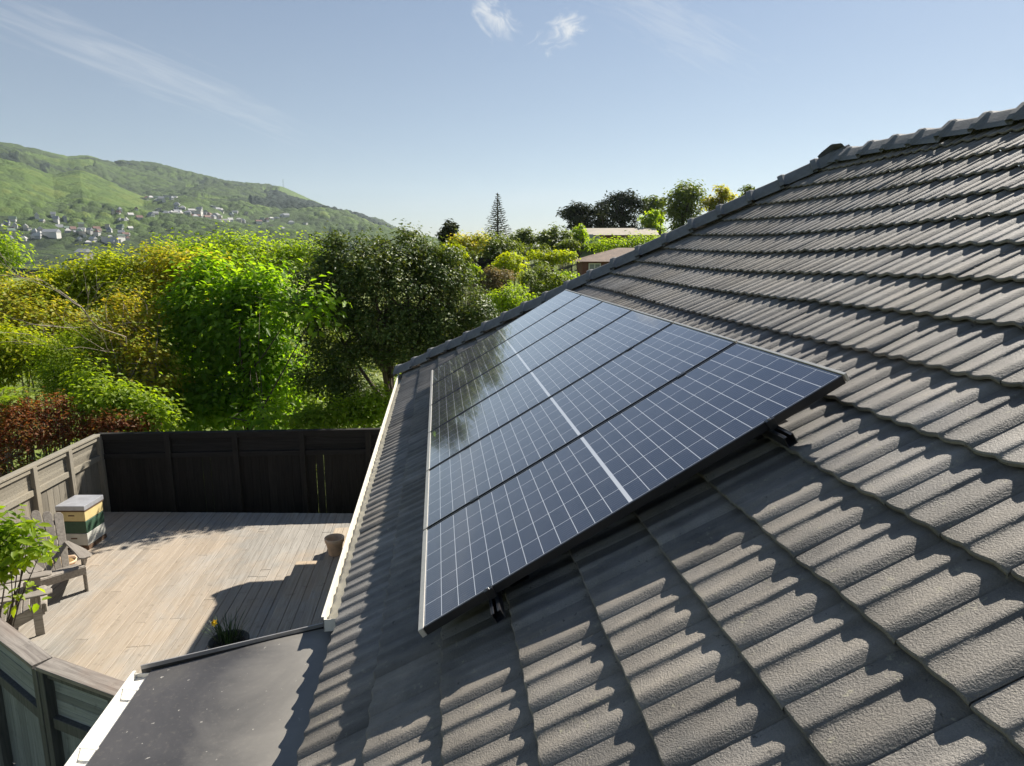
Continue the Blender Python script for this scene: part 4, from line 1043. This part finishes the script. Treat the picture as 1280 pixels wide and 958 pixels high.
PXN = PXG + 40*(vnoise(HX/45, HY/45, 15)-.5)
zone = vnoise(HX/140, HY/140, 8)
ds = (1050+PXG*.35)
spur = (rr_[None, :] < ds*1.06) & (rr_[None, :] > 640)
val = (rr_[None, :] <= 760)
pine_mask = ((PXN > 325) & (PXN < 560) & (Yimg > hill_elev(PXG, RIDGE)+(9-np.clip((PXG-400)*.12, 0, 8))+4*vnoise(HX/60, HY/60, 12)) & (rr_[None, :] > ds*1.02)) | ((PXN < 40) & (Yimg > 196+10*vnoise(HX/50, HY/50, 3)) & (Yimg < 214) & (rr_[None, :] > ds*1.0)) | ((PXN > 35) & (PXN < 66) & (Yimg > 203+8*vnoise(HX/50, HY/50, 3)) & (Yimg < 216) & (rr_[None, :] > ds*1.0))
grass = (vnoise(HX/95+7, HY/95, 9) > .68) & (~pine_mask) & (rr_[None, :] > ds*1.15) | ((PXN > 345) & (PXN < 470) & (~pine_mask) & (rr_[None, :] > 1200))
houses_zone = ((PXG > 190) & (PXG < 400) & (rr_[None, :] < ds*.98)) | (rr_[None, :] < 800)
soft = np.clip((vnoise(HX/110+3, HY/110, 21)-.42)*5, 0, 1)
can = np.where(pine_mask, 13*lb, np.where(grass, 2.5*lb, (8*lb+3*lb2)*(1-.7*soft)+7*lb2*soft*.5))
HZ = HZ + can*np.clip((rr_-420)/250, .3, 1)[None, :]
cov = np.where(pine_mask, .02+.1*lv, np.where(grass, .55+.25*lv, np.where(spur, .36+.30*lv2+.38*(lv-.5)*(1-.7*soft)+.16*soft, .02+.08*soft+.42*lv+.24*(zone-.5)+.12*lv2)))
cov = np.where(val & ~pine_mask, .1+.42*lv, cov)
cov = np.where(houses_zone & ~pine_mask & ~val, .25+.4*lv, cov)
def hill_material():
    m, t, b = new_mat('hill_bush'); a = t.node('ShaderNodeAttribute'); a.attribute_name = 'cover'; o = coords(t)
    n_ = t.noise(o, .09, 6, .7); f = t.math('ADD', a.outputs['Fac'], t.math('MULTIPLY', t.math('SUBTRACT', n_, .5), .28))
    col = t.ramp(f, [(.0, (.010, .020, .013)), (.15, (.018, .032, .016)), (.30, (.040, .060, .020)), (.5, (.058, .090, .026)), (.7, (.088, .140, .030)), (.88, (.135, .17, .04)), (1., (.18, .19, .06))])
    t.link(col, b.inputs['Base Color']); b.inputs['Roughness'].default_value = .9; b.inputs['Specular IOR Level'].default_value = .2
    t.link(t.bump(t.noise(o, .25, 5, .7), 1., 3.), b.inputs['Normal'])
    return m
hid = np.arange(nA*nR).reshape(nA, nR)
hf = np.stack([hid[:-1, :-1], hid[1:, :-1], hid[1:, 1:], hid[:-1, 1:]], -1).reshape(-1, 4)
hill = np_mesh('hill', np.stack([HX, HY, HZ], -1).reshape(-1, 3), hf, hill_material(), None, smooth=True, attrs={'cover': cov.ravel()})
tag(hill, 'bush covered hill range across the valley falling away to the right', 'hill', None, 'structure')
def hill_pt(px, py, rmax=1e9):
    """nearest visible hill point in column px at image row py"""
    i = int(np.clip(np.searchsorted(pxs, px), 0, nA-1)); row = None
    ok = np.where((Yimg[i] <= py) & (rr_ < rmax))[0]; j = ok[0] if len(ok) else nR//3
    return np.array([HX[i, j], HY[i, j], HZ[i, j]]), rr_[j]
# houses of the valley suburb
wallm = [plain('far_wall_white', (.50, .49, .46), .7, .1, .3, 0), plain('far_wall_cream', (.44, .40, .34), .7, .1, .3, 0), plain('far_wall_grey', (.28, .29, .30), .7, .1, .3, 0)]
roofm = [plain('far_roof_grey', (.26, .27, .29), .7, .1, .3, 0), plain('far_roof_red', (.18, .10, .08), .7, .1, .3, 0), plain('far_roof_pale', (.48, .47, .45), .6, .1, .3, 0), plain('far_roof_green', (.12, .17, .13), .7, .1, .3, 0)]
rv = random.Random(12)
wn_ = ['white', 'cream', 'grey']; rn_ = ['grey', 'red brown', 'pale', 'dull green']
big = [(137, 318, 16, 0, 2, 'flat', 'wide white flat roofed building in the valley, nearest of the white buildings'), (60, 312, 12, 0, 0, 'gable', 'white gabled house left of the wide flat roofed building'),
       (245, 275, 13, 0, 2, 'flat', 'large white house at the top of the suburb on the hillside'), (97, 330, 11, 1, 2, 'gable', 'cream house just above the golden shrub'), (172, 346, 6, 0, 0, 'hip', 'white house glimpsed between the olive gold tree and the golden shrub')]
for (px_, py_, w, wi, ri, kd, lab) in big:
    c, r_ = hill_pt(px_, py_); small_house('valley_house', lab, (c[0], c[1], c[2]-1.5), w, w*.62, 6.0, R(rv.uniform(-30, 30))-.2, roofm[ri], wallm[wi], kd, 2.6, 'houses of the valley suburb')
clusters = [(20, 300, 30, 14, 12), (80, 300, 40, 16, 16), (130, 308, 30, 14, 10), (200, 258, 22, 6, 9), (235, 275, 40, 10, 22), (280, 272, 40, 10, 18), (330, 285, 35, 8, 14), (370, 290, 30, 6, 8), (160, 290, 40, 8, 10)]
used = {}
for (cx_, cy_, sx_, sy_, n_) in clusters:
    for _ in range(int(n_*1.6)):
        px_ = cx_+rv.uniform(-1, 1)*sx_; py_ = cy_+rv.uniform(-1, 1)*sy_; c, r_ = hill_pt(px_, py_); w = rv.uniform(4.5, 8)*(.75 if px_ < 170 else 1.15); wi = rv.choice([0, 0, 1, 2]); ri = rv.choice([0, 0, 1, 2, 2, 3]); kd = rv.choice(['hip', 'gable', 'gable', 'flat'])
        lab = 'small %s walled house with %s %s roof among the trees of the valley suburb' % (wn_[wi], rn_[ri], {'hip': 'hipped', 'gable': 'gabled', 'flat': 'flat'}[kd])
        small_house('valley_house', lab, (c[0], c[1], c[2]-rv.uniform(2.0, 4.0)), w, w*.65, rv.uniform(4, 5.6), R(rv.uniform(-70, 50)), roofm[ri], wallm[wi], kd, rv.uniform(1.6, 3), '%s walled valley houses with %s %s roofs' % (wn_[wi], rn_[ri], kd))
# mast on the hill
i_ = int(np.searchsorted(pxs, 355)); j_ = int(np.argmin(np.abs(Yimg[i_]-RIDGE[13][1])))
mc = np.array([HX[i_, j_], HY[i_, j_], HZ[i_, j_]])
mast = thing('radio_mast', 'thin radio mast on the rounded top of the far hill', 'mast', tuple(mc))
MB().tube([mc-np.array([0, 0, 4.]), mc+np.array([0, 0, 22.])], [.8, .5], 6).build('pole', M['hive_lid'], mast)
MB().tube([mc+np.array([-2.2, 0, 16.]), mc+np.array([2.2, 0, 16.])], .35, 5).build('crossarm', M['hive_lid'], mast)

# undergrowth between the trees (uncountable)
rng = np.random.default_rng(77); n = 26000
ux = rng.uniform(-26, 24, n); uy = 10.9 + 40*rng.random(n)**1.5
ok = ~((ux > -1.2) & (uy < 11.5)); ux, uy = ux[ok], uy[ok]; n = len(ux)
hb = vnoise(ux/1.7+40, uy/1.7+40, 31)
uz = gz(ux, uy) + rng.random(n)*(.25+1.5*hb)*np.clip((uy-10.5)/2, .3, 1)
nn_ = rng.normal(size=(n, 3))*.5+np.array([0, 0, .9]); nn_ /= np.linalg.norm(nn_, axis=1, keepdims=True)
LL = (.10+.006*uy)*(.7+.8*rng.random(n))
V, Fc = leaves(np.stack([ux, uy, uz], 1), nn_, rng.normal(size=(n, 3)), LL, LL*.5)
ug = np_mesh('undergrowth', V, Fc, LM['mid'], None); tag(ug, 'leafy undergrowth covering the slope between the trees and shrubs', 'undergrowth', None, 'stuff')

# ------------------------------------------------------------------ light and sky
w = bpy.data.worlds.new('World'); scene.world = w; w.use_nodes = True
t = NT(w.node_tree); bg = w.node_tree.nodes['Background']
sky = t.node('ShaderNodeTexSky'); sky.sky_type = 'NISHITA'; sky.sun_disc = False
sky.sun_elevation = R(SUN_EL); sky.sun_rotation = R(SUN_AZ); sky.altitude = 60; sky.air_density = .9; sky.dust_density = .2; sky.ozone_density = 1.15
SKY_STR = .05
dirv = t.vmath('NORMALIZE', t.node('ShaderNodeTexCoord').outputs['Generated'])
def cloud_mask(px, py, ax_px, ay_px, rotdeg, scale, thr0, thr1, stretch=1., seed=0.):
    d = ray(px, py); d /= np.linalg.norm(d); e1 = np.cross(d, [0, 0, 1.]); e1 /= np.linalg.norm(e1); e2 = np.cross(e1, d)
    a = R(rotdeg); f1 = e1*math.cos(a)+e2*math.sin(a); f2 = -e1*math.sin(a)+e2*math.cos(a)
    u = t.math('DIVIDE', t.vmath('DOT_PRODUCT', dirv, tuple(f1)), ax_px/F); v = t.math('DIVIDE', t.vmath('DOT_PRODUCT', dirv, tuple(f2)), ay_px/F)
    rr2 = t.math('SQRT', t.math('ADD', t.math('MULTIPLY', u, u), t.math('MULTIPLY', v, v)))
    cv = t.node('ShaderNodeCombineXYZ'); t.link(u, cv.inputs[0]); t.link(t.math('MULTIPLY', v, stretch), cv.inputs[1]); cv.inputs[2].default_value = seed
    nz = t.noise(cv.outputs[0], scale, 8, .62, .8)
    val_ = t.math('SUBTRACT', nz, t.math('MULTIPLY', rr2, .42))
    front = t.math('GREATER_THAN', t.vmath('DOT_PRODUCT', dirv, tuple(d)), .2)
    mr = t.node('ShaderNodeMapRange'); mr.interpolation_type = 'SMOOTHSTEP'; mr.inputs[1].default_value = thr0; mr.inputs[2].default_value = thr1; t.link(val_, mr.inputs[0])
    return t.math('MULTIPLY', mr.outputs[0], front)
masks = [(cloud_mask(620, 24, 52, 26, -42, 1.9, .20, .62, 1., 1.), .9), (cloud_mask(708, 40, 46, 26, 18, 1.9, .20, .60, 1., 5.), 1.),
         (cloud_mask(150, 75, 300, 34, -17, 2.3, .16, .66, 1.3, 9.), .34), (cloud_mask(840, 30, 150, 40, -28, 2.2, .15, .6, 1.6, 13.), .24), (cloud_mask(640, 262, 420, 34, 0, 1.0, .1, .6, 2., 17.), .2)]
sz_ = t.node('ShaderNodeSeparateXYZ'); t.link(dirv, sz_.inputs[0])
veil = t.node('ShaderNodeMapRange'); veil.interpolation_type = 'SMOOTHSTEP'; veil.inputs[1].default_value = .58; veil.inputs[2].default_value = .16; t.link(sz_.outputs[2], veil.inputs[0])
col = t.mix(t.math('MULTIPLY', veil.outputs[0], .30), sky.outputs[0], (4.4, 4.6, 4.8))
for mk, amt in masks:
    col = t.mix(t.math('MULTIPLY', mk, amt), col, (8.0, 8.2, 8.4))
t.link(col, bg.inputs['Color']); bg.inputs['Strength'].default_value = SKY_STR
sun = bpy.data.lights.new('sun', 'SUN'); sun.energy = 5.0; sun.angle = R(.53); sun.color = (1.0, .93, .82)
so = bpy.data.objects.new('sun', sun); COL.objects.link(so)
sv = Vector((math.sin(R(SUN_AZ))*math.cos(R(SUN_EL)), math.cos(R(SUN_AZ))*math.cos(R(SUN_EL)), math.sin(R(SUN_EL))))
so.rotation_euler = sv.to_track_quat('Z', 'Y').to_euler(); so.location = (8, 8, 12)

HAZE = .00010
hm = bpy.data.materials.new('haze'); hm.use_nodes = True; hn = hm.node_tree; hn.nodes.remove(hn.nodes['Principled BSDF'])
pv = hn.nodes.new('ShaderNodeVolumePrincipled'); pv.inputs['Color'].default_value = (.74, .87, 1, 1); pv.inputs['Density'].default_value = HAZE; pv.inputs['Anisotropy'].default_value = .2
hn.links.new(pv.outputs[0], hn.nodes['Material Output'].inputs['Volume'])
mb = MB().box((0, 3, 165), (8900, 8900, 450)); hz_ = mb.build('haze', hm); tag(hz_, 'pale summer haze over the valley and the far hill', 'haze', None, 'stuff')

# ------------------------------------------------------------------ camera
cd = bpy.data.cameras.new('camera'); co = bpy.data.objects.new('camera', cd); COL.objects.link(co)
cd.sensor_fit = 'HORIZONTAL'; cd.sensor_width = 36; cd.lens = F/1280*36; cd.clip_start = .05; cd.clip_end = 30000
co.location = tuple(CAM)
mt = Matrix((tuple(rgt), tuple(upv), tuple(-fwd))).transposed()
co.rotation_euler = mt.to_euler()
scene.camera = co
vs_ = scene.view_settings; vs_.view_transform = 'Standard'; vs_.look = 'None'; vs_.exposure = 1.0; vs_.gamma = 1; vs_.use_curve_mapping = False
scene.cycles.max_bounces = 6; scene.cycles.transmission_bounces = 4; scene.cycles.volume_bounces = 0
